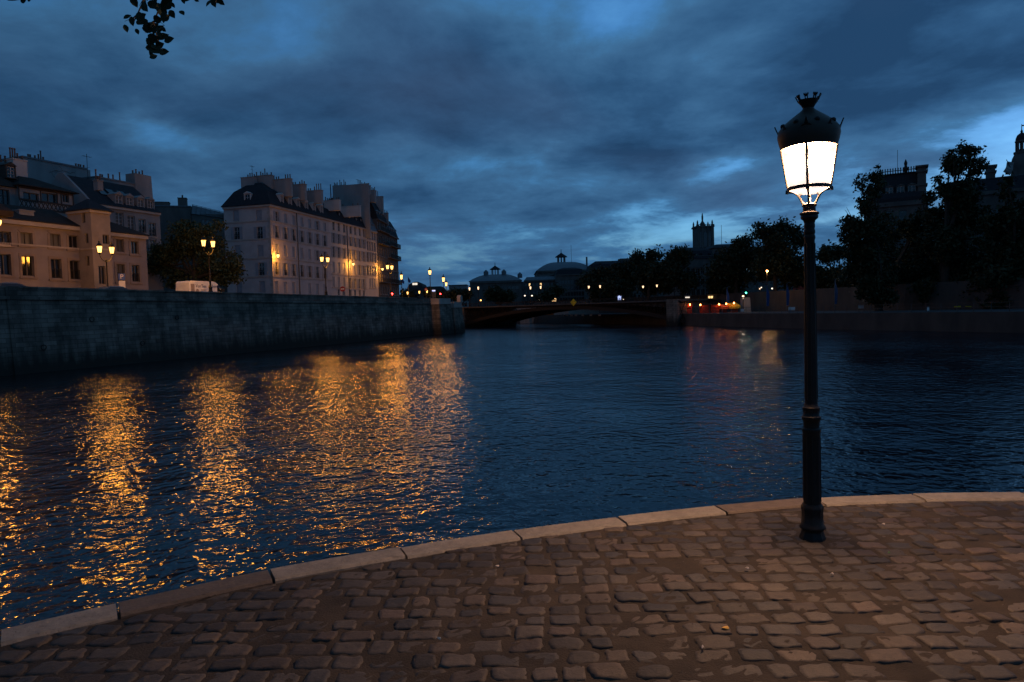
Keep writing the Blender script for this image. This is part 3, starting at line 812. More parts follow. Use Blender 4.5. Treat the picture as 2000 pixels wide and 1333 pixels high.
# ------------------------------------------------------------------ D: two dark stone houses with balconies that end the row
UD = Vector((.06,.998,0)).normalized()
OD = C_h.O + C_h.u*C_h.W + Vector((.2,0,0))
def balcony(hs, z, x0, x1, out=.9):
    b = MB().box(x0,x1,-out,-.003,z-.2,z); o = b.build('balcony', MT['stone_dark'], hs.root)
    r_ = MB().box(x0,x1,-out,-out+.04,z+.92,z+.97)
    for x in np.arange(x0+.05,x1,.16): r_.box(x-.018,x+.018,-out+.005,-out+.03,z,z+.92)
    r_.box(x0,x0+.04,-out,-.01,z+.92,z+.97); r_.build('railing', MT['iron'], o)
def dark_house(name, label, O, W, ztop_, floors, seed, stacks):
    h = House(name,label,O,UD,W,14,ztop_,MT['stone_dark'])
    r_ = random.Random(seed); n_ = int(W/2.1); fh = h.E/floors
    for f_ in range(floors):
        for k in range(n_): h.fw.append((W*(k+.5)/n_, f_*fh+.55, 1.15, fh-1.15, 'plain_c' if r_.random()<.3 else 'plain', 3, {}))
    h.finish()
    for f_ in range(1,floors):
        z = f_*fh+.42
        if f_ in (floors-1, floors-2, 2): balcony(h, z, .1, W-.1)
        else: h.band('string_course', z-.2, .2, .15, MT['stone_dark'], left=False)
    h.band('cornice', h.E-.3, .3, .5, MT['stone_dark'], left=False)
    h.mansard([(0,0,0,-.3,0),(2.4,0,0,.5,.5),(4.4,0,.3,1.6,1.6),(5.2,0,.6,3.5,3.5)], MT['slate'])
    for k in range(n_): dormer(h, W*(k+.5)/n_, h.E+.35, .9, 1.5, .1, 1.0, MT['zinc'])
    for i,(px0,px1,pyt,pyb,x) in enumerate(stacks): lstack(h,px0,px1,pyt,pyb,x,.9,MT['plaster_grey'],seed+i)
    return h
ND = Vector((-UD.y,UD.x,0))
WD1 = (onplane(757,500,OD,ND)-OD).dot(UD); WD2 = (onplane(778,520,OD,ND)-OD).dot(UD) - WD1
D1 = dark_house('balconied_stone_house','sooty stone house with long iron balconies, right of the blank gable',OD,WD1,onplane(737,428,OD,ND).z,7,31,[(731,747,384,420,6.0)])
OD2 = D1.O + D1.u*D1.W
D2 = dark_house('end_stone_house','dark balconied stone house ending the row of facades near the bridge',OD2,WD2,onplane(757.5,458,OD2,ND).z,6,41,[(745,757,416,440,1.0)])
print(WD1,WD2,'A', A.W, A.D, A.E, 'B', B.W, B.E, 'C', C_h.W, C_h.E, 'D1', D1.E, D2.E)
# ------------------------------------------------------------------ the old low houses further left
UL = UQ.copy(); NL = Vector((-UL.y, UL.x, 0))
def on_row(px, py, off):                    # point on a line parallel to the quay, off metres inland
    return onplane(px, py, along(0,off), NQ)
OFFL = 14.0
OL = on_row(-60,540,OFFL)
L1 = House('low_old_house','low two storey pink house with arched upper windows, left of the stair turret',OL,UL,1,7,eave_at(90,437,OL,UL),MT['plaster_old'])
L1.W = L1.fpx(161,500)[0]
def arch_surround(hs, x, z, w, h, arched):
    mb = MB(); t = .24
    mb.box(x-w/2-t,x-w/2,-.05,-.003,z-.1,z+h); mb.box(x+w/2,x+w/2+t,-.05,-.003,z-.1,z+h)
    if arched:
        n_ = 8; out, in_ = [], []
        for k in range(n_+1):
            q = -1+2*k/n_; out.append((x+q*(w/2+t), z+h+t+.16*(1-q*q)*1.3)); in_.append((x+q*w/2, z+h-.0+.02*(1-q*q)))
        for k in range(n_): mb.prism([in_[k],in_[k+1],out[k+1],out[k]],-.05,-.003,'y')
    else: mb.box(x-w/2-t,x+w/2+t,-.05,-.003,z+h,z+h+t)
    mb.box(x-w/2-t-.05,x+w/2+t+.05,-.12,-.002,z-.26,z-.1)
    hs.part('window_surround', mb, MT['surround'])
for px,py,w,h,k,ar in ((51.6,466.5,1.15,1.15,'plain_c',1),(107.8,470,1.1,1.3,'plain_c',1),(144,473.5,1.1,1.35,'plain',1),(9,465,1.15,1.2,'plain',1),
                       (54.5,520,1.15,1.95,'plain',0),(110,525,1.1,1.95,'plain_r',0),(146.5,527.5,1.1,1.95,'plain_r',0),(9,517,1.15,1.95,'plain',0)):
    L1.win(px,py,w,h,k,bars=1,sill=False,fm='wood_d')
L1.finish()
for x,z,w,h,kind,bars,k in L1.fw: arch_surround(L1,x,z,w,h,h<1.5)
L1.band('cornice', L1.E-.42, .40, .38, MT['stone'], left=False)
L1.band('string_course', L1.fpx(60,479)[1]-.1, .16, .08, MT['stone'], left=False)
zr = L1.fpx(60,404,3.0)[1]-L1.E
L1.mansard([(0,0,0,-.45,-.3),(.08,0,0,-.45,-.3),(zr,1.2,.6,3.4,3.4)], MT['tile'])
x,z = L1.fpx(152,540); L1.part('downpipe', MB().box(x+.45,x+.57,-.16,-.04,0,L1.E-.4), MT['greeniron'])
x0,zt = L1.fpx(36,409,1.0); x1,_ = L1.fpx(64.5,409,1.0)
stack(L1,x0,x1,.9,1.9,L1.E+.1,zt,MT['plaster_grey'],3,0)

# stair turret with the pointed roof
OT = on_row(160,540,OFFL)
OTc = onplane(184,545,along(0,OFFL-2.0),NQ)
Tu = House('stair_turret','square pale stone stair turret with pointed slate roof, between the two low houses',OTc,UL,1,3.4,eave_at(184,411,OTc,UL),MT['stone_old'],cat='tower')
Tu.W = Tu.fpx(221,540)[0]; 
for px,py,w,h in ((207,468,.75,1.0),(200,538,.8,1.9)): Tu.win(px,py,w,h,'plain',bars=1,sill=False,fm='wood_d')
for px,py in ((163,426),(169,466),(171,510)): Tu.lwin(px,py,.55,1.0,'plain',bars=1,sill=False,fm='wood_d')
Tu.finish()
Tu.band('cornice', Tu.E-.25, .24, .2, MT['stone']); Tu.band('string_course', Tu.fpx(190,488)[1], .16, .07, MT['stone'])
zt = Tu.fpx(184,390,1.5)[1]-Tu.E
Tu.mansard([(0,-.35,-.3,-.35,-.3),(.1,-.35,-.3,-.35,-.3),(zt,Tu.W/2-.05,Tu.W/2-.05,1.6,1.7)], MT['slate'])

# low house to the right of the turret
OL2 = on_row(217,540,OFFL)
L2 = House('low_arched_house','low two storey house with arched windows and steep roof, right of the stair turret',OL2,UL,1,7,eave_at(240,457,OL2,UL),MT['plaster_old'])
L2.W = L2.fpx(289,540)[0]
for px,py,w,h,k in ((234,480,1.0,1.4,'plain_c'),(263,484,1.0,1.4,'plain'),(236,533,1.0,1.9,'plain_c_r'),(265,534.5,1.0,1.9,'plain_r')):
    L2.win(px,py,w,h,k,bars=1,sill=False,fm='wood_d')
L2.finish()
for x,z,w,h,kind,bars,k in L2.fw: arch_surround(L2,x,z,w,h,h<1.5)
L2.band('cornice', L2.E-.4, .38, .35, MT['stone'], left=False)
zr = L2.fpx(222,420,1.0)[1]-L2.E
L2.mansard([(0,0,-.2,-.45,-.3),(.08,0,-.2,-.45,-.3),(zr,.1,L2.W-.6,3.2,3.2)], MT['tile'])

# taller house behind with dormers and skylights
OL3 = on_row(222,480,OFFL+7.5)
L3 = House('dormered_house','four storey plain rendered house with four dormers and skylights, behind the low houses',OL3,UL,1,9,eave_at(265,410,OL3,UL),MT['plaster_grey'])
L3.O = L3.O - L3.u*2.5; L3.root.location -= L3.u*2.5
L3.W = L3.fpx(313.5,450)[0]
for px,py,k in ((234,429,'plain_c'),(257,436,'plain_c'),(278,442,'plain_r'),(298,449,'plain_r'),(283,480,'plain'),(299,482,'plain'),(299,515,'plain')): L3.win(px,py,1.1,1.75,k,bars=4)
L3.finish()
L3.band('cornice', L3.E-.3, .28, .25, MT['stone'], left=False)
zr = L3.fpx(240,362,4.5)[1]-L3.E
L3.mansard([(0,0,0,-.35,-.2),(zr,.0,.0,4.4,4.4)], MT['slate'])
L3.part('gable_coping', MB().prism([(-.5,L3.E-.2),(4.4,L3.E+zr+.2),(5.2,L3.E+zr+.2),(9.2,L3.E-.2)],-.28,.06,'x'), MT['plaster_grey'])
for px,py in ((231.6,394),(253,398),(275,403),(294,407)):
    x,z = L3.fpx(px,py,.3); dormer(L3,x,max(z-.8,L3.E+.1),.85,1.5,.2,1.5,MT['plaster_grey'],kind='c')
for px,py in ((198,371),(218,372),(240,378)):
    x,z = L3.fpx(px,py,2.0); k_ = zr/4.75; sk = MB(); zc = L3.E+k_*(2.0+.35)
    sk.hexa([(x-.45,1.5,zc-.5*k_+.02),(x+.45,1.5,zc-.5*k_+.02),(x+.45,2.7,zc+.7*k_+.02),(x-.45,2.7,zc+.7*k_+.02),
             (x-.45,1.4,zc-.5*k_+.10),(x+.45,1.4,zc-.5*k_+.10),(x+.45,2.6,zc+.7*k_+.10),(x-.45,2.6,zc+.7*k_+.10)])
    L3.part('skylight', sk, MT['glass'])
lstack(L3,182,190,352,372,.2,.7,MT['plaster_grey'],12,3)
# the chimney wall behind it
OL3b = on_row(190,400,OFFL+14)
G3 = House('chimney_gable_house','grey gable ended house whose long chimney wall rises behind the dormered house',OL3b,UL,1,8,eave_at(225,352,OL3b,UL),MT['plaster_grey'])
G3.W = G3.fpx(266,400)[0]; G3.finish()
x0,_ = G3.fpx(263,400,.2); x1,zt = G3.fpx(292,345,.2)
mb = MB(); mb.loops([[(x0,-.1,0),(x1+.75,-.1,0),(x1+.75,2.2,0),(x0,2.2,0)],[(x0,-.1,zt),(x1,-.1,zt),(x1,1.6,zt),(x0,1.6,zt)]]); ch = G3.part('chimney', mb, MT['plaster_grey'])
for k in range(4): obj('chimney_pot', pot_meshes()[k%2], ch, (x0+.4+k*(x1-x0-.6)/4, .7, zt))
for k,(px) in enumerate((197,201,213,222,235)):
    x,_ = G3.fpx(px,350,.3); obj('chimney_pot', pot_meshes()[(0,0,1,1,2)[k]], G3.wall, (x,.4,G3.E))
G3.part('roof', MB().box(-.1,G3.W+.1,-.1,8.1,G3.E-.12,G3.E+.06), MT['zinc'])
x,z = G3.fpx(188,345,-1.0); antenna(G3,x,.5,G3.E-1.5,4.3)

# half-timbered house
OL5 = on_row(38,400,OFFL+8)
T5 = House('half_timbered_house','half timbered house with dark braced gallery and open loft bays, above the low house roof',OL5,UL,1,7,eave_at(95,372,OL5,UL),MT['plaster_grey'])
T5.W = T5.fpx(143,400)[0]
for px,py,w,h in ((61,386,1.7,1.0),(96.5,386.5,1.7,1.0),(128.5,388,.8,.9)): T5.win(px,py,w,h,'plain',bars=1,sill=False,fm='wood_d')
T5.finish()
tb = MB()
_, za = T5.fpx(90,396); _, zb2 = T5.fpx(90,411)
for z in (za,zb2,T5.E-.12): tb.box(0,T5.W,-.08,-.003,z-.09,z+.09)
n_ = 13
for k in range(n_+1):
    x = T5.W*k/n_
    if not any(abs(x-q[0]) < q[2]/2 for q in T5.fw): tb.box(x-.05,x+.05,-.07,-.004,za,T5.E)
    if k < n_:
        xb = T5.W*(k+1)/n_
        for p,q in (((x,zb2),(xb,za)),((x,za),(xb,zb2))):
            tb.prism([(p[0],p[1]-.07),(q[0],q[1]-.07),(q[0],q[1]+.07),(p[0],p[1]+.07)],-.06,-.005,'y')
T5.part('timber_frame', tb, MT['brown'])
zr = T5.fpx(90,352,2.5)[1]-T5.E
T5.mansard([(0,-.3,-.4,-.6,-.4),(.1,-.3,-.4,-.6,-.4),(max(zr,1.5),2.0,T5.W*.42,2.8,2.8)], MT['tile'])
# the steep roofed part of the same block, out to the picture's edge
OL6 = on_row(-90,400,OFFL+8.5)
T6 = House('steep_roofed_house','tall old house with steep brown roof and big pale chimney, beside the half timbered house',OL6,UL,1,8,eave_at(10,365,OL6,UL),MT['plaster_grey'])
T6.W = T6.fpx(40,400)[0]
for px,py in ((10,388),(-30,386)): T6.win(px,py,1.0,1.9,'plain',fm='wood_d')
T6.finish()
zr = T6.fpx(5,313,3.0)[1]-T6.E
T6.mansard([(0,0,-.2,-.4,-.3),(zr,.3,3.5,3.8,3.8)], MT['tile'])
x,z = T6.fpx(20,331,.8); dormer(T6,x,z-.9,.8,1.3,.7,2.0,MT['brown'])
OS = on_row(26,340,OFFL+11)
x0 = (OS-T6.O).dot(T6.u); x1 = (on_row(53,340,OFFL+11)-T6.O).dot(T6.u); zt = onplane(40,312,OS,NQ).z-T6.z0
ck = stack(T6,x0,x1,2.4,3.6,T6.E-.5,zt,MT['plaster_white'],5,6)
x,z = T6.fpx(2,312,3.5)
for dx_ in (0,.5): obj('chimney_pot', pot_meshes()[1], T6.roof, (x+dx_,3.6,T6.E+zr-.1))

# big blank party wall
OL4 = on_row(50,400,OFFL+19)
G4 = House('blank_party_wall_house','tall house showing only a blank cracked pale party wall above the half timbered house',OL4,UL,1,6,eave_at(115,321,OL4,UL),MT['plaster_grey'])
G4.W = G4.fpx(179,380)[0]; G4.finish()
G4.part('coping', MB().box(-.1,G4.W-.5,-.12,6.1,G4.E-.02,G4.E+.18), MT['zinc'])
cr = MB(); rc = random.Random(9)
def crack(x,z,a,n_):
    for k in range(n_):
        L_ = rc.uniform(.25,.6); a2 = a+rc.uniform(-.7,.7); x2,z2 = x+L_*math.cos(a2), z+L_*math.sin(a2)
        d_ = .025; cr.add([(x,-.012,z-d_),(x2,-.012,z2-d_),(x2,-.012,z2+d_),(x,-.012,z+d_)],[(0,1,2,3)])
        if rc.random()<.22 and n_>4: crack(x2,z2,a2+rc.choice((-1.1,1.1)),n_//2)
        x,z = x2,z2
x,z = G4.fpx(148,333); crack(x,z,-1.8,14); crack(x-1.5,z-2.2,.2,9); crack(x+1.2,z-1.5,-1.2,9)
G4.part('crack', cr, MT['brown'])
for k,px in enumerate((57,61,70,77,81.5,86)):
    x,_ = G4.fpx(px,320,.5); obj('chimney_pot', pot_meshes()[(0,0,0,1,2,0)[k]], G4.wall, (x,.6,G4.E+.16))
for px in (149,154,158,164):
    x,_ = G4.fpx(px,320,.5); obj('chimney_pot', pot_meshes()[0], G4.wall, (x,.6,G4.E+.16))

# corner of a nearer house with a balcony, at the edge of the view
OLc = on_row(-150,540,OFFL-4.5)
E0 = House('balcony_corner_house','near house at the picture edge with a lit overhanging eave and iron balcony',OLc,UL,1,6,onplane(-4,417,OLc,NQ).z,MT['plaster_old'])
E0.W = E0.fpx(-1,500)[0]; E0.finish()
mb = MB(); x,z = E0.fpx(2,479); mb.box(x-3,x+.35,-.75,.0,z-.2,z); bl = E0.part('balcony',mb,MT['stone'])
mb = MB().box(x-3,x+.35,-.75,-.70,z+.9,z+.95).box(x+.30,x+.35,-.70,-.01,z+.9,z+.95)
for q in np.arange(x-3,x+.33,.13): mb.box(q-.012,q+.012,-.735,-.715,z,z+.9)
mb.build('railing',MT['iron'],bl)
E0.mansard([(-.3,-.3,-.7,-1.0,-.2),(.15,-.3,-.75,-1.1,-.2),(2.0,.5,.6,1.0,1.0)], MT['tile'])

# ------------------------------------------------------------------ houses behind the tree
OX = at(302,440,140)
X1 = House('plain_back_house','plain dark house with a square chimney, behind the big quay tree',OX,Vector((.955,.297,0)),1,8,eave_at(340,404,OX,Vector((.955,.297,0)).normalized()),MT['stone_dark'],base=3.2)
X1.W = X1.fpx(374,440)[0]; X1.finish()
X1.part('roof', MB().box(-.2,X1.W+.1,-.2,8.2,X1.E,X1.E+.2), MT['zinc'])
x0,_ = X1.fpx(302,440); x1,zt = X1.fpx(329,394); stack(X1,x0,x1,.3,2.0,X1.E-.1,zt,MT['stone_dark'],3,0)
x0,_ = X1.fpx(349,440); x1,zt = X1.fpx(363,386); stack(X1,x0,x1,.3,2.0,X1.E-.1,zt,MT['stone_dark'],4,2)
OX2 = at(375,440,142)
UX2 = Vector((.95,.32,0)).normalized()
X2 = House('glass_roofed_house','house with a long sloping glass roof, between the quay tree and the corner house',OX2,UX2,1,7,eave_at(380,418,OX2,UX2),MT['stone_dark'],base=3.2)
X2.W = X2.fpx(446,440)[0]
for k in range(7): X2.win(398+k*7, 438+k*1.3, .55, 2.0, 'plain', bars=1, sill=False)
X2.finish()
zt = X2.fpx(380,402,3.0)[1]-X2.E
X2.part('roof', MB().loops([[(0,-.3,X2.E),(X2.W,-.3,X2.E-.9),(X2.W,7,X2.E-.9),(0,7,X2.E)],[(0,2.6,X2.E+zt),(X2.W,2.6,X2.E+zt-1.7),(X2.W,4,X2.E+zt-1.7),(0,4,X2.E+zt)]]), MT['zinc'])
gb = MB()
for k in range(9):
    q = X2.W*k/8; gb.bar((q,-.35,X2.E-.9*k/8+.05),(q,2.6,X2.E+zt-1.7*k/8+.15),.06)
gb.bar((0,2.6,X2.E+zt+.15),(X2.W,2.6,X2.E+zt-1.55),.06)
X2.part('glazing_bars', gb, MT['greeniron'])

# ------------------------------------------------------------------ trees
def leaf_cloud(blobs, n, size, seed, clump=.9, per=26, shell=.45):
    """blobs: (centre, radii); leaf-sized faces gathered in clumps through each blob's volume"""
    g_ = np.random.default_rng(seed)
    vol = np.array([r_[0]*r_[1]*r_[2] for _, r_ in blobs])**.8; vol = vol/vol.sum()
    nc = max(4, n//per)
    which = g_.choice(len(blobs), nc, p=vol)
    d = g_.normal(size=(nc,3)); d /= np.linalg.norm(d,axis=1)[:,None]
    rad = (shell**3 + (1.08-shell**3)*g_.random(nc))**(1/3)
    c = np.array([b[0] for b in blobs])[which] + d*rad[:,None]*np.array([b[1] for b in blobs])[which]
    cs = clump*g_.uniform(.5,1.25,nc)
    k = np.repeat(np.arange(nc), per)
    p = c[k] + g_.normal(size=(len(k),3))*cs[k][:,None]*.45*np.array([1,1,.75])
    a = g_.normal(size=(len(k),3)); a /= np.linalg.norm(a,axis=1)[:,None]
    b = np.cross(a, g_.normal(size=(len(k),3))); b /= np.linalg.norm(b,axis=1)[:,None]
    s = size*g_.uniform(.6,1.35,len(k))[:,None]
    v = np.stack([p-a*s, p+b*s*.55, p+a*s, p-b*s*.55],1).reshape(-1,3)
    q = np.arange(len(v)).reshape(-1,4)
    return v, q
def limb_tree(mb, base, h, blobs, r, seed):
    r_ = random.Random(seed); top = Vector((base.x+r_.uniform(-.3,.3), base.y+r_.uniform(-.3,.3), base.z+h*.45))
    mb.tube([base, base+(top-base)*.5+Vector((r_.uniform(-.15,.15),0,0)), top],[r*1.25,r,r*.8],8)
    for c, rad in blobs:
        c = Vector(c); mid = top.lerp(c,.5)+Vector((r_.uniform(-.4,.4),r_.uniform(-.4,.4),r_.uniform(0,.6)))
        mb.tube([top-(top-base)*r_.uniform(0,.25), mid, c],[r*.5,r*.3,r*.1],5)
        for k in range(2):
            e = c + Vector((r_.uniform(-1,1)*rad[0],r_.uniform(-1,1)*rad[1],r_.uniform(-.2,1)*rad[2]))*.8
            mb.tube([mid.lerp(c,.5), e],[r*.16,r*.04],4)
def px_tree(name, label, base_px, Yd, ground, blobs_px, n, size, seed, m='leaf_d', clump=.9, trunk=.35, group=None, depthf=1.0, h=None):
    b0 = at(base_px, 600, Yd); base = Vector((b0.x, b0.y, ground))
    blobs = []
    r_ = random.Random(seed)
    for (px,py,rx,ry) in blobs_px:
        c = at(px,py,Yd+r_.uniform(-1.2,1.2)*depthf); rr2 = (rx*Yd/F, (rx+ry)*.5*Yd/F*depthf, ry*Yd/F)
        blobs.append((tuple(c-base), rr2))
    t = thing(name, label, 'tree', base, 0, group)
    fine = []                                # break every bough into uneven sprays
    for c, rd in blobs:
        for k in range(7):
            d = Vector((r_.gauss(0,1),r_.gauss(0,1),r_.gauss(0,1))).normalized(); f_ = r_.uniform(.25,.85); s_ = r_.uniform(.28,.52)
            fine.append((tuple(c[i]+d[i]*rd[i]*f_ for i in range(3)), tuple(x*s_*r_.uniform(.8,1.2) for x in rd)))
    big = blobs; blobs = fine
    v,q = leaf_cloud(blobs, n, size, seed, clump)
    mb = MB(); H = h or max(c[2] for c,_ in blobs)
    limb_tree(mb, Vector((0,0,0)), H, big, trunk, seed)
    mb.build('trunk', MT['bark'], t, 60)
    obj('crown', np_mesh('crown', v, q, MT[m], False), t)
    return t
px_tree('quay_tree','big dark bushy tree standing behind the white van on the left quay',385,88,road_z(at(385,560,88)),
        [(372,452,40,34),(345,482,42,40),(400,478,45,48),(330,520,40,36),(300,520,20,34),(440,520,34,34),(456,538,20,22),(380,535,60,22),(425,498,30,36),(318,495,18,20),(415,550,30,12),(350,555,40,10)],
        15000,.20,3,'leaf',.95,.4)
MAIN_W, POST_W, WALL_W = 1320, 760, 1100
# ------------------------------------------------------------------ the near street lamp
LB = onz(1587,1053,0)
S_ = (LB-CAM).dot(fwd)/F                         # metres per photo pixel at the lamp
lampR = thing('street_lamp','tall cast iron street lamp with crowned glowing lantern, standing on the cobbled quay','street lamp',LB)
def zpx(y): return at(1587-(1055-y)*.0103,y,LB.y).z
def prof(lst): return [(w*S_, zpx(y)) for y,w in lst]
mb = MB(); mb.lathe(prof([(1060,24),(1050,24.5),(1046,23),(1041,20.5),(1036,20),(1031,24),(1027,24),(1023,20.5),(1000,19.4),(994,20.5),(990,20.5),(986,18.8),(983,17)]),8,ph=.5)
for k in range(8):
    a = 2*math.pi*(k+.5)/8
    mb.bar((17.5*S_*math.cos(a),17.5*S_*math.sin(a),zpx(1022)),(17.2*S_*math.cos(a),17.2*S_*math.sin(a),zpx(998)),1.6*S_)
mb.build('base',MT['iron'],lampR,40)
mb = MB(); mb.lathe(prof([(985,16.2),(900,15.4),(846,16.0),(842,17.2),(838,17.2),(835,14.5),(828,14.5),(822,15.5),(818,17.6),(814,17.6),(811,14.8),(803,13.8),(800,15.6),(796,15.6),(793,12.6),(788,12.0)]),24)
for k in range(10):
    a = 2*math.pi*k/10; mb.bar((15.7*S_*math.cos(a),15.7*S_*math.sin(a),zpx(978)),(15.3*S_*math.cos(a),15.3*S_*math.sin(a),zpx(852)),1.5*S_)
for k in range(8):
    a = 2*math.pi*(k+.5)/8; mb.lathe([(0.2*S_,0),(2.6*S_,1.5*S_),(2.8*S_,5*S_),(.3*S_,9*S_)],5,(12.8*S_*math.cos(a),12.8*S_*math.sin(a),zpx(806)))
mb.build('lower_post',MT['iron'],lampR,40)
mb = MB(); mb.lathe(prof([(789,11.6),(600,10.3),(470,9.2),(466,10.4),(462,10.4),(459,9.0),(455,10.2),(451,10.2),(448,9.1),(444,10.0),(440,10.0),(437,9.3),(431,11),(427,15.5),(423,15.9),(421,14.8),(419,17.4),(416,17.4),(414.5,13),(413,11.8)]),24)
for k in range(10):
    a = 2*math.pi*k/10; mb.bar((11.2*S_*math.cos(a),11.2*S_*math.sin(a),zpx(780)),(9.4*S_*math.cos(a),9.4*S_*math.sin(a),zpx(476)),1.2*S_)
mb.build('upper_post',MT['iron'],lampR,40)
mb = MB(); mb.lathe(prof([(413.5,11.6),(405,11.2),(403,13.2),(400,13.4),(398,11),(397,8)]),20); mb.build('neck',MT['iron'],lampR,40)
LZ0, LZ1 = zpx(368), zpx(289); RB_, RT_ = 36.5*S_, 48.8*S_
NM = 4; PHm = math.atan2(-LB.y,-LB.x) - R(4)       # one glazing bar almost faces the camera
for k in range(NM):
    a = PHm + 2*math.pi*k/NM; ca, sa = math.cos(a), math.sin(a)
    P_ = lambda r_, y_: (r_*S_*ca, r_*S_*sa, zpx(y_))
    mb = MB(); mb.tube([P_(9,399),P_(12.5,395),P_(15.5,388),P_(20,380),P_(27,374),P_(36,372)],[2.6*S_,2.3*S_,1.9*S_,1.9*S_,2.2*S_,3.2*S_],6)
    mb.tube([P_(37,374),P_(40,374),P_(40.5,368)],[2.6*S_,2.8*S_,1.2*S_],6); mb.tube([P_(18,384),P_(14,380),P_(15,376),P_(19,378)],[1.3*S_,1.2*S_,1.0*S_,.6*S_],5)
    mb.build('bracket_arm',MT['iron'],lampR,60)
fr = MB()
def ring(mb, r, z0, z1, th, n=40):
    mb.loops([[((r+dr)*math.cos(2*math.pi*k/n),(r+dr)*math.sin(2*math.pi*k/n),z) for k in range(n)] for dr,z in ((0,z0),(th,z0),(th,z1),(0,z1),(0,z0))],cap=False)
ring(fr, RB_-.8*S_, LZ0-3*S_, LZ0+3*S_, 2.6*S_); ring(fr, RT_-.5*S_, LZ1-1.2*S_, LZ1+2.5*S_, 2.2*S_)
for k in range(NM):
    a = PHm + 2*math.pi*k/NM
    fr.bar(((RB_+.6*S_)*math.cos(a),(RB_+.6*S_)*math.sin(a),LZ0-1*S_),((RT_+.6*S_)*math.cos(a),(RT_+.6*S_)*math.sin(a),LZ1+1*S_),2.3*S_,6)
lf = fr.build('lantern_frame',MT['iron'],lampR,40)
gl = MB().lathe([(24*S_,LZ0-9*S_),(31*S_,LZ0-5*S_),(RB_-1.2*S_,LZ0+.1*S_),(RT_-1.0*S_,LZ1)],40); gl.build('glass',MT['main_glass'],lf,50); bulb(lf,(0,0,(LZ0+LZ1)/2+.03),MAIN_W,(1,.55,.29),.09,'main')
# hood: flared skirt with crests, cone, crown
mb = MB(); mb.lathe([(RT_+1.5*S_,zpx(288)),(RT_+4.5*S_,zpx(278)),(RT_+7.0*S_,zpx(266)),(RT_+6.0*S_,zpx(255)),(RT_+1*S_,zpx(248)),(RT_-3*S_,zpx(243)),(31.5*S_,zpx(231)),(16*S_,zpx(219)),(11.5*S_,zpx(215)),(10.6*S_,zpx(213))],40)
hood = mb.build('hood',MT['hood'],lampR,35)
for k in range(8):
    a = PHm + 2*math.pi*k/8; ca, sa = math.cos(a), math.sin(a); M_ = Matrix.Translation(((RT_+4.5*S_)*ca,(RT_+4.5*S_)*sa,zpx(258))) @ Matrix.Rotation(a,4,'Z') @ Matrix.Rotation(R(22),4,'Y')
    big = 1.35 if k%2==0 else .85
    pl = [(-6,-5),(6,-5),(6.5,1),(4,3.5),(2.6,3),(1.6,8),(0,14),(-1.6,8),(-2.6,3),(-4,3.5),(-6.5,1)]
    MB().prism([(p[0]*S_*big,p[1]*S_*big) for p in pl],-1.1*S_,1.1*S_,'x',M=M_).build('crest',MT['iron'],hood)
    b2 = MB().lathe([(.5*S_,-4.4*S_),(4.8*S_,-2.2*S_),(5.6*S_,.8*S_),(3.8*S_,4.0*S_),(.3*S_,5.4*S_)],8,((RT_-2*S_)*math.cos(a+math.pi/8),(RT_-2*S_)*math.sin(a+math.pi/8),zpx(246)))
    b2.build('scroll',MT['iron'],hood,60)
mb = MB(); mb.lathe([(10.5*S_,zpx(214)),(9.4*S_,zpx(212)),(11,zpx(209)) if False else (10.4*S_,zpx(210)),(13.2*S_,zpx(205)),(17.2*S_,zpx(200)),(18.0*S_,zpx(196.5)),(16.4*S_,zpx(196.5)),(9*S_,zpx(205))],24,cap=False)
for k in range(8):
    a = 2*math.pi*k/8 + .2; M_ = Matrix.Rotation(a,4,'Z') @ Matrix.Translation((17.6*S_,0,zpx(198))) @ Matrix.Rotation(R(24),4,'Y')
    w = 4.0*S_
    mb.prism([(-w*.62,0),(-w*.28,0),(-w*.28,5*S_),(w*.28,5*S_),(w*.28,0),(w*.62,0),(w*.78,7*S_),(w*1.1,8*S_),(w*1.1,11.5*S_),(w*.62,11.5*S_),(w*.55,9.6*S_),(w*.24,9.6*S_),(w*.2,11.5*S_),(-w*.2,11.5*S_),(-w*.24,9.6*S_),(-w*.55,9.6*S_),(-w*.62,11.5*S_),(-w*1.1,11.5*S_),(-w*1.1,8*S_),(-w*.78,7*S_)],-.9*S_,.9*S_,'x',M=M_)
mb.build('crown_finial',MT['iron'],lampR,40)

# ------------------------------------------------------------------ twin and single lamps of the far quays
def lantern_parts(t, c, s=1.0, glass='lamp', power=0):
    c = Vector(c)
    f = MB(); f.lathe([(.17*s,.24*s),(.21*s,.27*s),(.20*s,.33*s),(.13*s,.43*s),(.045*s,.50*s),(.05*s,.55*s),(.075*s,.60*s),(.02*s,.66*s)],12,c)
    f.lathe([(.02*s,-.38*s),(.06*s,-.34*s),(.11*s,-.25*s),(.13*s,-.22*s)],12,c)
    for k in range(4):
        a = math.pi/4+math.pi*k/2; f.bar(c+Vector((.115*s*math.cos(a),.115*s*math.sin(a),-.22*s)),c+Vector((.185*s*math.cos(a),.185*s*math.sin(a),.26*s)),.009*s)
    o = f.build('lantern',MT['iron'],t,50)
    MB().lathe([(.105*s,-.22*s),(.172*s,.245*s)],12,c).build('glass',MT[glass],o,50)
    if power: bulb(o,c,power,ORANGE,.55,'post%d'%power)
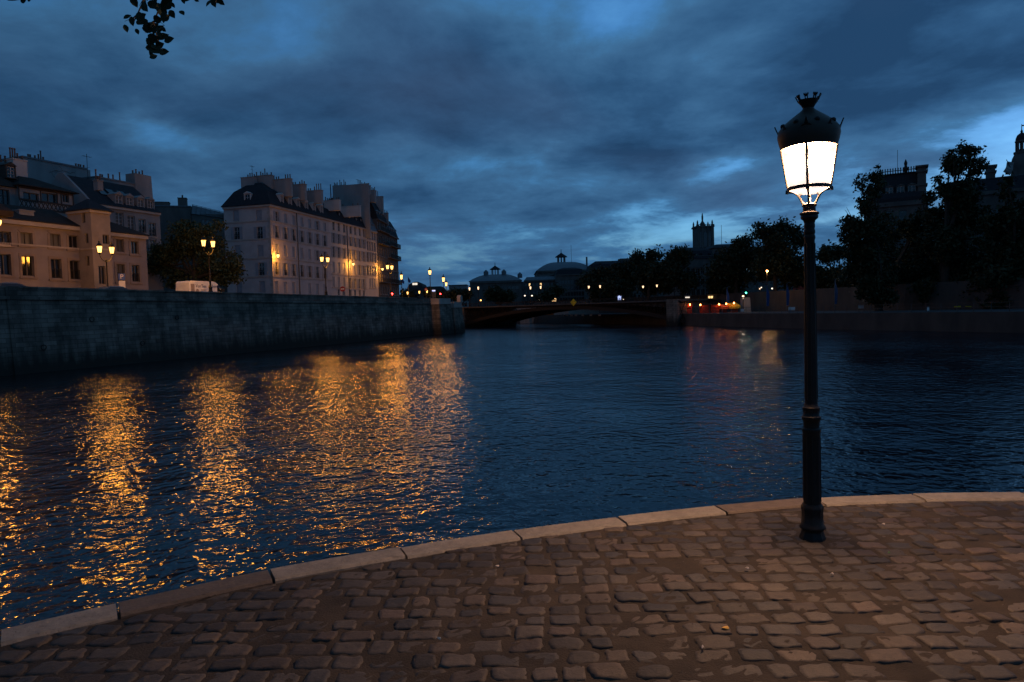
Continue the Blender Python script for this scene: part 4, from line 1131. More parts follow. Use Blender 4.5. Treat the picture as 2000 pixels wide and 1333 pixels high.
def lamp_post(name, label, H, twin, glass='lamp', s=1.0, group=None, power=POST_W):
    t = thing(name, label, 'street lamp', (0,0,0), 0, group)
    mb = MB().lathe([(.22,-.02),(.22,.10),(.17,.16),(.17,.42),(.20,.46),(.14,.52),(.10,.75)],10); mb.build('base',MT['iron'],t,40)
    zp = H-(.85 if twin else .38)*s
    MB().lathe([(.085,.7),(.10,1.1),(.12,1.15),(.075,1.22),(.055,zp-.1),(.085,zp-.05),(.06,zp)],10).build('post',MT['iron'],t,40)
    if twin:
        for sg in (-1,1):
            b = MB(); q = .50*s
            b.tube([(0,0,zp-.02),(sg*q*.35,0,zp+.02),(sg*q*.75,0,zp+.16*s),(sg*q,0,zp+.40*s),(sg*q,0,zp+.52*s)],[.04,.035,.03,.03,.05],6); b.build('bracket_arm',MT['iron'],t,60)
            lantern_parts(t,(sg*q,0,H),s,glass,power)
        MB().lathe([(.05,zp),(.09,zp+.08),(.04,zp+.18),(.01,zp+.32)],8).build('finial',MT['iron'],t,50)
    else: lantern_parts(t,(0,0,H),s,glass,power)
    return t
def pwall(px, py, off=.5):                        # on the parapet, off metres inland of its face
    return onplane(px, py, along(0,off), NQ)
GT = 'lamp posts along the left quay'
p = pwall(411,560); tl = lamp_post('twin_lamp_post','twin lantern lamp post on the parapet in front of the white van',4.9,True,s=1.25,group=GT)
tl.location = (p.x,p.y,ztop(tq(p))); tl.rotation_euler.z = RZQ
def put(px, py, zpx_, label):
    p = pwall(px,py); c = dup(tl,label,(p.x,p.y,ztop(tq(p))),RZQ,GT); zz = onplane(px-2,zpx_,p,NQ).z - ztop(tq(p)); c.scale = (1,1,zz/4.9); return c
p = pwall(411,560); tl.scale = (1,1,(onplane(407,477,p,NQ).z-ztop(tq(p)))/4.9)
put(637,570,508,'twin lantern lamp post on the parapet in front of the pink corner house')
put(763,572,523,'twin lantern lamp post on the parapet in front of the dark balconied houses')
p = onplane(210,550,along(0,4.0),NQ); zz = onplane(207,489,along(0,4.0),NQ).z
c = dup(tl,'twin lantern lamp post standing on the road in front of the stone stair turret',(p.x,p.y,road_z(p)),RZQ,GT); c.scale = (1,1,(zz-road_z(p))/4.9)
dl = LIGHTS['post%d'%POST_W].copy(); dl.energy = POST_W*.75        # dimmed to weaken its streak on the water
for o_ in c.children_recursive:
    if o_.type == 'LIGHT': o_.data = dl
# the row goes on past the picture's edge: its light lies on the water and on the first house
lp = along(-2.0,1.3); c = dup(tl,'twin lantern lamp post beyond the picture edge, nearest of the quay row',(lp.x,lp.y,ztop(-2.0)),RZQ,GT); c.scale = (1,1,1)
nl = LIGHTS['post%d'%POST_W].copy(); nl.energy = 1250
for o_ in c.children_recursive:
    if o_.type == 'LIGHT': o_.data = nl

GS = 'single lamp posts by the bridge'
p = pwall(841,575); z = onplane(839,533,p,NQ).z
s1 = lamp_post('single_lamp_post','single lantern lamp post at the end of the long parapet',4.6,False,s=1.5,group=GS)
s1.location = (p.x,p.y,ztop(tq(p))); s1.scale = (1,1,(z-ztop(tq(p)))/4.6)
def single(px, py, Yd, label, zb, group=GS, src=s1):
    g_ = at(px,py,Yd); c = dup(src,label,(g_.x,g_.y,zb),RZQ,group); c.scale = (1,1,(g_.z-zb)/4.6); return c
single(866,547,146,'single lantern lamp post on the bridge head, taller of the close pair',2.9)
single(871.5,556,168,'single lantern lamp post on the bridge head, lower of the close pair',2.9)
single(784,542,150,'lamp with orange glow beside the last dark house of the row',3.3)
for i,(px,py,lb) in enumerate(((796,573,'small orange street lamp on the distant island street, nearest the dark houses'),(819,571.5,'small orange street lamp on the distant island street, middle one'),(834,570,'small orange street lamp behind the red disc sign'))): single(px,py,230,lb,3.0)
# wall bracket lamps on the facades
def wall_lamp(name, label, hs, px, py, out=1.05, power=None):
    p = onplane(px, py, hs.O - hs.n*out, hs.n)
    t = thing(name, label, 'wall lamp', p, math.atan2(hs.u.y,hs.u.x), 'lamps on brackets along the facades')
    mb = MB(); mb.tube([(-.3,out-.02,-1.3),(-.3,out-.10,.2),(-.25,out-.35,.85),(-.12,out*.45,1.05),(0,.15,.85),(0,0,.45)],[.05,.045,.04,.04,.035,.03],6); mb.box(-.36,-.24,out-.06,out-.003,-1.5,.1); mb.build('bracket',MT['iron'],t,60)
    MB().lathe([(.26,.16),(.24,.24),(.10,.38),(.04,.46)],12).build('cap',MT['iron'],t,50)
    MB().lathe([(.03,-.34),(.14,-.26),(.21,-.08),(.22,.155)],12).build('glass',MT['lamp'],t,60); bulb(t,(0,0,0),power or WALL_W,ORANGE,.4 if not power else .1,'wall%s'%power)
    return t
wall_lamp('wall_lamp','glowing bracket lamp near the corner of the pink corner house',A,543,499.5)
wall_lamp('wall_lamp','glowing bracket lamp on the white house beside its drainpipe',B,690,516)
wall_lamp('wall_lamp','glowing bracket lamp where the row of pale facades meets the dark balconied house',C_h,747,526,1.1)
wall_lamp('wall_lamp','lamp glowing under the overhanging eave at the picture edge',E0,-3,434,.5,220)

# ------------------------------------------------------------------ van, cars and signs on the upper road
def wheel(t, x, y, r=.33, w=.22):
    M_ = Matrix.Translation((x,y,r)) @ Matrix.Rotation(R(90),4,'X')
    wh = MB().lathe([(r*.62,-w/2),(r*.95,-w/2),(r,-w*.3),(r,w*.3),(r*.95,w/2),(r*.62,w/2)],20,M=M_).build('wheel',MT['rubber'],t,40)
    MB().lathe([(.05,-w/2-.01),(r*.60,-w/2+.03),(r*.60,w/2-.03),(.05,w/2+.01)],12,M=M_).build('rim',MT['zinc'],wh,40)
pV = onplane(404,560,along(0,5.2),NQ); zV = road_z(pV)
x_a = (onplane(368.5,560,along(0,5.2),NQ)-pV).dot(UQ); x_b = (onplane(440.5,568,along(0,5.2),NQ)-pV).dot(UQ)
LV = x_b-x_a; HV = onplane(385,549,along(0,5.2),NQ).z - zV
print('van', LV, HV)
van = thing('delivery_van','white delivery van with dark blue lettering, parked behind the parapet under the tree','van',(pV.x+UQ.x*x_a,pV.y+UQ.y*x_a,zV),RZQ)
pr = [(0.02,.45),(0,1.0),(.10,HV*.9),(.22,HV-.03),(.4,HV),(LV*.66,HV-.02),(LV*.73,HV-.10),(LV*.78,HV-.25),(LV*.90,1.38),(LV*.985,1.15),(LV,.9),(LV,.45)]
mb = MB(); mb.prism(pr,0,1.95,'y'); bd = mb.build('body',MT['white_paint'],van)
bv = bd.modifiers.new('bevel','BEVEL'); bv.width = .05; bv.segments = 2; bv.limit_method = 'ANGLE'
MB().prism([(LV*.76,1.30),(LV*.885,1.30),(LV*.80,HV-.42),(LV*.765,HV-.42)],-.006,.0,'y').build('side_window',MT['glass'],van)
MB().hexa([(LV*.80,.12,HV-.32),(LV*.905,.12,1.40),(LV*.905,1.83,1.40),(LV*.80,1.83,HV-.32),(LV*.80+.02,.12,HV-.30),(LV*.905+.02,.12,1.42),(LV*.905+.02,1.83,1.42),(LV*.80+.02,1.83,HV-.30)]).build('windscreen',MT['glass'],van)
MB().box(LV*.86,LV*.93,-.26,-.03,1.3,1.62).build('wing_mirror',MT['rubber'],van)
for x in (LV*.2,LV*.82):
    for y in (.12,1.83): wheel(van,x,y,.34)
def text_mesh(name, s, size, m, parent, loc, rot, ext=.004):
    cu = bpy.data.curves.new(name,'FONT'); cu.body = s; cu.size = size; cu.extrude = ext; cu.align_x='CENTER'; cu.align_y='CENTER'
    o = bpy.data.objects.new(name,cu); COL.objects.link(o)
    dg = bpy.context.evaluated_depsgraph_get(); me = bpy.data.meshes.new_from_object(o.evaluated_get(dg)); COL.objects.unlink(o); bpy.data.objects.remove(o)
    me.materials.clear(); me.materials.append(m); k = obj(name,me,parent,loc); k.rotation_euler = rot; return k
RX = (R(90),0,0)
text_mesh('lettering','VorTes  nt bond',LV*.095,MT['blue_ink'],van,(LV*.50,-.008,HV*.77),RX)
for z in (.60,.55,.47,.42): MB().box(LV*.32,LV*.46,-.006,-.001,HV*z,HV*z+.05).build('small_print',MT['grey_ink'],van)
mb = MB()
for a in ((.655,.735,.50,.53),(.655,.735,.30,.33),(.655,.667,.33,.50),(.723,.735,.33,.50),(.678,.688,.36,.47),(.696,.706,.36,.44)): mb.box(LV*a[0],LV*a[1],-.010,-.001,HV*a[2],HV*a[3])
mb.build('emblem',MT['blue_ink'],van)
mb = MB(); mb.box(LV*.17,LV*.28,-.008,-.001,HV*.44,HV*.50).box(LV*.185,LV*.265,-.008,-.001,HV*.50,HV*.60).box(LV*.20,LV*.25,-.008,-.001,HV*.60,HV*.64); mb.build('picture_panel',MT['grey_ink'],van)
MB().box(LV*.055,LV*.15,-.008,-.001,HV*.36,HV*.86).build('notice_panel',MT['grey_ink'],van)
def car(label, x, y, z, rz):
    t = thing('parked_car',label,'car',(x,y,z),rz,'dark cars parked behind the parapet')
    pr = [(-2.1,.35),(-2.15,.75),(-1.9,.95),(-1.2,1.05),(1.0,1.0),(1.9,.85),(2.15,.65),(2.15,.35)]
    MB().prism(pr,-.85,.85,'y').build('body',MT['car_dark'],t)
    mb = MB(); mb.loops([[(-1.85,-.80,.95),(1.05,-.80,.98),(1.05,.80,.98),(-1.85,.80,.95)],[(-1.35,-.62,1.40),(.15,-.62,1.40),(.15,.62,1.40),(-1.35,.62,1.40)],[(-1.0,-.5,1.46),(-.1,-.5,1.46),(-.1,.5,1.46),(-1.0,.5,1.46)]]); mb.build('cabin',MT['car_dark'],t)
    mb = MB()
    for sg in (-1,1): mb.add([(-1.5,sg*.805,1.02),(.75,sg*.805,1.02),(.05,sg*.645,1.36),(-1.25,sg*.645,1.36)],[(0,1,2,3)])
    mb.build('side_window',MT['glass'],t)
    for xx in (-1.3,1.35):
        for yy in (-.76,.76): wheel(t,xx,yy,.31,.2)
    return t
for px,off,lb in ((228,3.8,'dark car parked behind the parapet below the stair turret'),(25,3.8,'dark car parked behind the parapet at the picture edge')):
    p = onplane(px,555,along(0,off),NQ); car(lb,p.x,p.y,road_z(p),RZQ)
def sign_post(name, label, p, zb, h, plates, cat='sign'):
    t = thing(name,label,cat,(p.x,p.y,zb),math.atan2(-p.y,-p.x)+R(90))
    MB().bar((0,.05,0),(0,.05,h),.035,6).build('pole',MT['zinc'],t)
    for (shape,w,hh,zc,m,txt,tm) in plates:
        mb = MB()
        if shape == 'disc': mb.lathe([(w/2,-.02),(w/2,.02)],20,M=Matrix.Translation((0,-.02,zc)) @ Matrix.Rotation(R(90),4,'X'))
        else: mb.box(-w/2,w/2,-.03,.0,zc-hh/2,zc+hh/2)
        pl = mb.build('plate',MT[m],t)
        if txt: text_mesh('lettering',txt,hh*.95,MT[tm],pl,(0,-.034,zc),RX)
        elif shape == 'disc' and tm: MB().box(-w*.32,w*.32,-.05,-.041,zc-w*.07,zc+w*.07).build('bar_mark',MT[tm],pl)
    return t
p = onplane(238,545,along(0,9.5),NQ); zz = onplane(238,541,along(0,9.5),NQ).z; zb = road_z(p)
sign_post('parking_sign','blue parking sign with white P above a white plate, right of the stair turret',p,zb,zz-zb+.4,[('box',.62,.66,zz-zb,'blue_sign','P','white_paint'),('box',.58,.75,zz-zb-.80,'white_paint',None,None)])
p = onplane(669,565,along(0,6),NQ); zz = p.z; zb = road_z(p)
sign_post('no_entry_sign','dark round road sign in front of the white house',p,zb,zz-zb+.3,[('disc',.8,0,zz-zb,'red_sign',None,'white_paint')])
p = onplane(844.5,568,along(0,8),NQ); zz = p.z
p2 = at(832,566,150); zb = 3.0
sign_post('round_sign','round red road sign right behind the end of the parapet',p2,zb,p2.z-zb+.3,[('disc',.75,0,p2.z-zb,'red_sign',None,'white_paint')])
def signal(label, p, zb, which):
    t = thing('traffic_light',label,'traffic light',(p.x,p.y,zb),math.atan2(-p.y,-p.x)+R(90),'traffic lights')
    h = p.z-zb
    MB().bar((0,0,0),(0,0,h+.5),.06,6).build('pole',MT['iron'],t)
    hd = MB().box(-.16,.16,-.14,.10,h-.75,h+.35).build('housing',MT['iron'],t)
    mb = MB(); mb.lathe([(.14,-.02),(.14,.02)],14,M=Matrix.Translation((0,-.16,h)) @ Matrix.Rotation(R(90),4,'X')); mb.build('lens',MT[which],hd)
signal('red traffic light glowing in front of the dark end house',onplane(765.5,574.5,along(0,3.5),NQ),road_z(onplane(765.5,574,along(0,3.5),NQ)),'red_light')
signal('red traffic light on the bridge head among the single lamps',at(860,574.5,150),2.9,'red_light')
for px,py in ((784.6,549),(797,547.5)):
    p = at(px,py,230); t = thing('flagpole','small dark flag on a pole beyond the dark end house, '+('nearer the house' if px<790 else 'nearer the lamps'),'flag',(p.x,p.y,3),0,'small flags beyond the row')
    MB().bar((0,0,0),(0,0,p.z-3+1.2),.07,6).build('pole',MT['zinc'],t)
    MB().add([(0,0,p.z-3+1.1),(.9,.1,p.z-3-.3),(.7,.1,p.z-3-1.1),(0,0,p.z-3-.6)],[(0,1,2,3)]).prism([(0,p.z-2.0),(.9,p.z-3.4),(.7,p.z-4.0),(0,p.z-3.5)],.01,.04,'y').build('cloth',MT['flag_blue'],t)
# ------------------------------------------------------------------ bridge head and iron arch bridge
def along_dir(p, q):
    d = Vector((q.x-p.x, q.y-p.y, 0)); return d.normalized(), d.length
# two stone piers that end the long wall
def pier(name, label, a_px, b_px, topz, off, tilt=.25):
    p = onplane(a_px[0],a_px[1],along(0,off),NQ); q = onplane(b_px[0],b_px[1],along(0,off),NQ)
    t0, t1 = tq(p), tq(q)
    t = thing(name,label,'pier',along(t0,0,ZW)); 
    def add(nm, mb, m):
        o = mb.build(nm,m,t); o.matrix_parent_inverse = Matrix.Translation(-t.location); return o
    mb = MB(); mb.loops([[along(t0-.35,off-.25,ZW-1),along(t1+.35,off-.25,ZW-1),along(t1+.35,6,ZW-1),along(t0-.35,6,ZW-1)],[along(t0,off+tilt,topz-1),along(t1,off+tilt,topz-1),along(t1,6,topz-1),along(t0,6,topz-1)]]); add('shaft',mb,MT['quay_stone'])
    mb = MB(); mb.loops([[along(a,b,z) for a,b in ((t0-.12,off+.1),(t1+.12,off+.1),(t1+.12,6),(t0-.12,6))] for z in (topz-1.0,topz-.75)]); add('band',mb,MT['stone'])
    mb = MB(); mb.loops([[along(a,b,z) for a,b in ((t0,off+.22),(t1,off+.22),(t1,6),(t0,6))] for z in (topz-.75,topz)]); add('parapet_block',mb,MT['stone'])
    return t, t0, t1
zt_ = onplane(868,583,along(0,-1.6),NQ).z
p1, pa, pb = pier('stone_pier','wide stone pier ending the long quay wall, lit orange by a lamp',(862,640),(884,640),zt_,-1.6)
zt2 = onplane(897,590,along(0,-1.9),NQ).z
p2_, pc, pd = pier('stone_pier','narrower stone pier with a small pillar on top, beside the iron bridge',(890,640),(906,640),zt2,-1.9)
# little round topped pillar
pm = onplane(898,588,along(0,-1.4),NQ); t = thing('stone_pillar','small round topped stone pillar on the narrower pier beside the bridge','pillar',(pm.x,pm.y,zt2),RZQ)
MB().prism([(-.45,0),(.45,0),(.45,.75),(.32,1.05),(.12,1.22),(-.12,1.22),(-.32,1.05),(-.45,.75)],-.35,.35,'y').build('shaft',MT['stone'],t); MB().box(-.52,.52,-.42,.42,-.02,.14).build('foot',MT['stone'],t)
# wall joining the piers
mb = MB(); mb.loops([[along(TP-2,.6,ZW-1),along(pd,.1,ZW-1),along(pd,7,ZW-1),along(TP-2,7,ZW-1)],[along(TP-2,1.0,zt2-.2),along(pd,.5,zt2-.2),along(pd,7,zt2-.2),along(TP-2,7,zt2-.2)]])
tag(mb.build('link_wall',MT['quay_stone']),'low stone wall joining the two piers at the bridge head','wall')

BL = onz(905,640,ZW); BR = onz(1338,636,ZW)
ub, LBr = along_dir(BL, BR); nb = Vector((-ub.y, ub.x, 0))
if nb.y < 0: nb = -nb
br = thing('iron_bridge','low dark iron arch bridge with lattice sides spanning the river in the distance','bridge',(BL.x,BL.y,0),math.atan2(ub.y,ub.x))
wd = 18.0
def bz(px, py): return onplane(px,py,BL,nb).z
ztopb = bz(1100,590.5); zdk = bz(1100,597.5)
print('bridge', BL, BR, LBr, ztopb, zdk)
MB().box(-4,LBr-.6,-.3,wd,zdk,ztopb-.55).build('deck',MT['rust_iron'],br)
MB().box(-4,LBr-.6,-.55,-.3,zdk+.15,zdk+.4).build('cornice',MT['stone_dark'],br)
zs, zc = ZW+.7, zdk-.45
def zarc(x): q = (x-LBr/2)/(LBr/2); return zs+(zc-zs)*(1-q*q)
nA = 40
for yy in (.0,5.8,11.6,17.4):
    pts = [(LBr*k/nA, zarc(LBr*k/nA)) for k in range(nA+1)]
    mb = MB(); mb.loops([[(x,yy,z-.35),(x,yy+.4,z-.35),(x,yy+.4,z+.35),(x,yy,z+.35)] for x,z in pts]); mb.build('arch_rib',MT['rust_iron'],br)
sp = MB()
for k in range(nA):
    x0, x1 = LBr*k/nA, LBr*(k+1)/nA
    if zdk - zarc((x0+x1)/2) < .5: continue
    for sgn in (0,1):
        a, b = ((x0,zarc(x0)),(x1,zdk)) if sgn else ((x1,zarc(x1)),(x0,zdk))
        sp.tube([(a[0],.2,a[1]),(b[0],.2,b[1])],.06,4)
    sp.tube([(x0,.2,zarc(x0)),(x0,.2,zdk)],.07,4)
sp.box(0,LBr,.15,.25,zdk-.2,zdk-.02); sp.build('lattice',MT['rust_iron'],br)
for yy in (-.3,wd-.1):
    rl = MB().box(-4,LBr-.6,yy,yy+.08,ztopb+.32,ztopb+.42).box(-4,LBr-.6,yy,yy+.08,ztopb-.5,ztopb-.42)
    for x in np.arange(-4,LBr-.6,.7): rl.box(x-.03,x+.03,yy+.01,yy+.07,ztopb-.5,ztopb+.35)
    rl.build('railing',MT['rust_iron'],br)
MB().box(LBr-3.2,LBr-1.0,-.9,wd-2,ZW-1,zdk+.5).build('abutment',MT['quay_stone'],br)
MB().box(-5,.6,-.4,wd+1,ZW-1,zdk+.3).build('abutment',MT['quay_stone'],br)
p = at(1119,591,BL.y*.5+BR.y*.5-3); 
dm = MB().prism([(0,-.75),(.75,0),(0,.75),(-.75,0)],-.03,.03,'y',M=Matrix.Translation(((p-Vector((BL.x,BL.y,0))).dot(ub),-.62,p.z)))
dm.build('channel_marker',MT['canvas_y'],br)
GB = 'small lamps along the iron bridge'
lw = lamp_post('bridge_lamp','small pale lamp on the iron bridge, first from the narrow pier',3.4,False,'lamp_w',1.05,GB,power=0)
first = True
def bridge_lamp(px, py, yoff, lb):
    global first
    n_ = nb; p = onplane(px,py,Vector((BL.x,BL.y,0))+nb*yoff,nb); z0 = ztopb-.5
    c = lw if first else dup(lw,lb,(0,0,0),0,GB); first = False
    c.location = (p.x,p.y,z0); c['label'] = lb; s = max(.35,(p.z-z0)/3.4); c.scale = (1,1,s) if s<1.4 else (1.2,1.2,s); return c
for px,py,yo,lb in ((917,565,.6,'small pale lamp on the iron bridge, first from the narrow pier'),(934,563.5,wd-.6,'small pale lamp on the iron bridge, second from the narrow pier'),
    (1036,563,.6,'pale lamp on the iron bridge below the big domed hall, nearer its lit windows'),(1056,562,wd-.6,'pale lamp on the iron bridge below the big domed hall, right of the lit windows'),
    (1150,561.5,.6,'pale lamp of the middle pair on the iron bridge, the lower one'),(1172,560.5,wd-.6,'pale lamp of the middle pair on the iron bridge, the higher one'),
    (1256,561,.6,'pale lamp before the tree mass on the iron bridge, dimmer one'),(1283,559,wd-.6,'pale lamp before the tree mass on the iron bridge, at the far abutment')): bridge_lamp(px,py,yo,lb)

# ------------------------------------------------------------------ right bank: low quay, retaining wall, upper street
rb_px = [(2600,664),(2300,657),(2000,651),(1800,647),(1600,643.5),(1450,639),(1338,636),(1250,634),(1150,632.5),(1050,631.5),(960,631)]
RBL = [onz(a,b,ZW) for a,b in rb_px]
def off_line(pts, d, z):
    out = []
    for i in range(len(pts)):
        t_ = (pts[min(i+1,len(pts)-1)]-pts[max(i-1,0)]); t_.z = 0; t_.normalize()
        out.append(Vector((pts[i].x + t_.y*d, pts[i].y - t_.x*d, z)))
    return out
if off_line(RBL,1,0)[3].y < RBL[3].y: SG = -1
else: SG = 1
def rb(d, z): return off_line(RBL, SG*d, z)
ZQ = 0.05
def strip(mb, A_, B_):
    n_ = len(A_); mb.add(A_+B_, [(i,i+1,n_+i+1,n_+i) for i in range(n_-1)])
fw_ = MB(); strip(fw_, rb(0,ZW-1), rb(.25,ZQ)); strip(fw_, rb(.25,ZQ), rb(1.2,ZQ)); 
rbst = mat('soot_stained_bank_stone',(.085,.07,.06),(.05,.042,.037),.6,.9,stretch=(1,1,.4))
tag(fw_.build('river_wall',rbst),'low stone river wall along the far bank, below the dark trees','wall')
lq = MB(); strip(lq, rb(1.2,ZQ), rb(15,ZQ)); struct('far_lower_quay', lq, MT['asphalt'])
ZU = 2.75
uw = MB(); strip(uw, rb(14.5,ZQ-.2), rb(14.9,ZU+.9)); strip(uw, rb(14.9,ZU+.9), rb(15.4,ZU+.9)); strip(uw, rb(15.4,ZU+.9), rb(15.4,ZU-.1))
tag(uw.build('retaining_wall',rbst),'tall retaining wall between the far low quay and the street above','wall')
far_edge = rb(15.4,ZU)
gm = MB(); g_pts = far_edge + [Vector((-60,260,ZU)),Vector((-900,340,ZU)),Vector((-900,2600,ZU)),Vector((2500,2600,ZU)),Vector((2500,-100,ZU))]
gm.add(g_pts,[tuple(range(len(g_pts)))]); struct('far_bank_ground', gm, MT['asphalt'])
lg = MB(); lg.add([along(TP-2,1,2.6),along(pd+.3,.6,2.6),Vector((at(884,600,330).x,330,2.6)),Vector((-900,330,2.6)),Vector((-900,-60,2.6)),along(T0,4,2.6)],[(0,1,2,3,4,5)]); struct('island_ground', lg, MT['asphalt'])
lgw = MB(); e0 = along(pd+.3,.6); e1 = at(884,600,330); strip(lgw,[Vector((e0.x,e0.y,ZW-1)),Vector((e1.x,e1.y,ZW-1))],[Vector((e0.x,e0.y,2.6)),Vector((e1.x,e1.y,2.6))]); tag(lgw.build('island_wall',MT['quay_stone']),'island quay wall running on behind the piers','wall')
# ramp on the right of the low quay
rmp = MB(); a_ = [onplane(px,py,at(1600,600,104),Vector((.35,.93,0)).normalized()) for px,py in ((1530,602),(1720,589))]
# stone bridge seen through the iron arch
SB0, SB1 = onz(960,631,ZW), onz(1112,631.8,ZW)
us, Ls = along_dir(SB0, SB1)
sb = thing('stone_arch_bridge','dim stone bridge arch seen through the iron bridge, its vault lit orange','bridge',(SB0.x,SB0.y,0),math.atan2(us.y,us.x))
ns = Vector((-us.y,us.x,0))
def sx_(px): return (onplane(px,620,SB0,ns)-SB0).dot(us)
zt3 = onplane(1060,600,SB0,ns).z
x_a0, x_a1 = sx_(1041), sx_(1090); zsp = ZW; zcr = onplane(1066,604,SB0,ns).z
x_b0, x_b1 = sx_(975), sx_(1021)
xs_ = [sx_(900)]
pol = [(sx_(900),ZW-1),(sx_(900),zt3),(sx_(1112),zt3),(sx_(1112),ZW-1)]
for (a,b) in ((x_a1,x_a0),(x_b1,x_b0)):
    for k in range(15):
        q = math.pi*k/14; pol.append(((a+b)/2+(a-b)/2*math.cos(q), ZW-.8+(zcr-ZW+.8)*math.sin(q)))
MB().prism(pol,-.1,9,'y').build('arch_wall',MT['stone'],sb)
MB().box(sx_(1022),sx_(1040),-1.0,-.12,ZW-1,zt3-1).build('pier',MT['stone'],sb)
l_ = bulb(sb,((x_a0+x_a1)/2,4.5,zcr-1.2),32,ORANGE,.1,'vault')

# ------------------------------------------------------------------ far buildings
class Bg(House): pass
def bg_house(name,label,px0,px1,pyb,pyt,Yd,depth,m,u=(1,0,0),base=ZU):
    O = at(px0,pyb,Yd); O.z = base
    h = House(name,label,O,u,1,depth,at((px0+px1)/2,pyt,Yd).z,m,base=base)
    h.W = h.fpx(px1,pyb)[0]; return h
def grid_windows(h, cols, rows, w, hh, z0, dz, lit=(), m=0.8, fm='wood_d'):
    for r_ in range(rows):
        for c_ in range(cols): h.fw.append((h.W*(c_+.5)/cols, z0+dz*r_, w, hh, 'plain_lit' if (c_,r_) in lit else 'plain', 1, dict(sill=False,fm=fm)))
def dome_roof(h, zt, m, ins=.42):
    rings = []
    for k in range(7):
        q = k/6; a = h.W*ins*q; rings.append((zt*(1-(1-q)**2), a-.6, a-.6, h.D*ins*q-.6, h.D*ins*q-.6))
    return h.mansard(rings, m)
def cupola(h, x, z, s):
    mb = MB(); y = h.D/2
    for k in range(8):
        a = 2*math.pi*k/8; mb.bar((x+1.5*s*math.cos(a),y+1.5*s*math.sin(a),z),(x+1.5*s*math.cos(a),y+1.5*s*math.sin(a),z+2.4*s),.22*s)
    mb.lathe([(1.9*s,-1.0*s),(1.9*s,.05*s)],12,(x,y,z)); mb.lathe([(2.5*s,2.4*s),(2.2*s,2.8*s),(.8*s,3.7*s),(.15*s,4.2*s),(.1*s,5.6*s)],12,(x,y,z))
    mb.build('cupola',MT['slate'],h.root,40)
TH1 = bg_house('domed_theatre','smaller domed grey theatre with a row of round windows and a roof cupola',919,1019,600,549,330,40,MT['stone_dark'])
for k in range(7): TH1.fw.append((TH1.W*(.47+.075*k), TH1.E-4.2, 1.6, 1.6, 'plain', 1, dict(sill=False,fm='wood_d')))
TH1.finish(); dome_roof(TH1, at(970,533,330).z-TH1.z0-TH1.E, MT['zinc'])
x,z = TH1.fpx(965.5,533); cupola(TH1,x,z-.2,1.15)
TH1.band('cornice',TH1.E-1.0,.9,.6,MT['stone_dark'],left=False)
for px in (948,984,1016): 
    x,_ = TH1.fpx(px,540); TH1.part('roof_turret', MB().lathe([(1.2,0),(1.2,1.8),(.2,2.8)],8,(x,10,TH1.E+(1.5 if px>1000 else 3.2))), MT['zinc'])
TH2 = bg_house('domed_theatre','larger domed theatre with a long arched roof and a cupola, left of the tree mass',1051,1160,600,528,390,44,MT['stone_dark'])
for k in range(9): TH2.fw.append((TH2.W*(.06+.05*k), TH2.E-4.5, 1.6, 2.4, 'plain', 1, dict(sill=False,fm='wood_d')))
TH2.finish(); dome_roof(TH2, at(1110,508,390).z-TH2.z0-TH2.E, MT['zinc']); TH2.band('cornice',TH2.E-1.0,.9,.6,MT['stone_dark'],left=False)
x,z = TH2.fpx(1102,509); cupola(TH2,x,z-.2,1.5)
x,_ = TH2.fpx(1148,515); TH2.part('vent_pipe', MB().bar((x,5,TH2.E+1),(x,5,TH2.E+7.5),.5,8), MT['zinc']); x,_ = TH2.fpx(1122,500); TH2.part('mast', MB().bar((x,20,TH2.E+4),(x,20,TH2.E+16),.12), MT['iron'])
F1 = bg_house('long_theatre_wing','long low stone wing with a few lit windows in front of the larger theatre',1025,1090,600,547,360,20,MT['stone_dark'])
grid_windows(F1,9,3,.9,1.6,2.5,4.2,lit=((1,2),(4,2))); F1.finish(); F1.band('cornice',F1.E-.8,.8,.5,MT['stone_dark'],left=False); F1.mansard([(0,0,0,0,0),(1.8,1.5,1.5,3,3)],MT['zinc'])
F2 = bg_house('stone_corner_block','tall stone block with tight rows of windows, right of the lit theatre wing',1088,1142,600,536,350,20,MT['stone_dark'])
grid_windows(F2,10,5,1.2,2.2,2.0,3.0); F2.finish(); F2.band('cornice',F2.E-.6,.6,.5,MT['stone_dark'],left=False); F2.mansard([(0,0,0,0,0),(2.6,.8,.8,1.5,1.5),(3.6,4,4,5,5)],MT['slate'])
F3 = bg_house('mansard_block','distant apartment block with mansard roof and a square attic, above the tree mass',1155,1275,600,526,310,20,MT['stone_dark'])
grid_windows(F3,16,4,1.1,1.9,2,3.6,lit=((6,3),)); F3.finish(); F3.mansard([(0,0,0,0,0),(2.6,.6,.6,1,1),(4.2,3,3,5,5)],MT['slate'])
x0,_ = F3.fpx(1215,510); x1,zt = F3.fpx(1240,503); F3.part('attic', MB().box(x0,x1,5,12,F3.E+3,zt), MT['stone_dark'])
F4 = bg_house('pale_mansard_house','stone house with skylit mansard roof between two dark trees, below the gothic tower',1341,1397,600,505,190,14,MT['stone_dark'],(.98,.2,0))
grid_windows(F4,6,5,1.1,1.9,1.2,2.9); F4.finish(); 
for k in range(1,5): F4.band('string_course',.6+2.9*k,.2,.15,MT['stone_dark'],left=False)
F4.mansard([(0,0,0,-.3,0),(2.3,.4,.4,.9,.9),(3.4,2,2,3.5,3.5)],MT['slate'])
for px in (1352,1355,1368,1384):
    x,z = F4.fpx(px,499,.6); F4.part('skylight', MB().box(x-.35,x+.35,.2,.5,z-.5,z+.5), MT['glass'])
F5 = bg_house('round_roofed_block','distant dark block with rounded roof, right of the gothic tower',1396,1450,600,484,260,20,MT['stone_dark'])
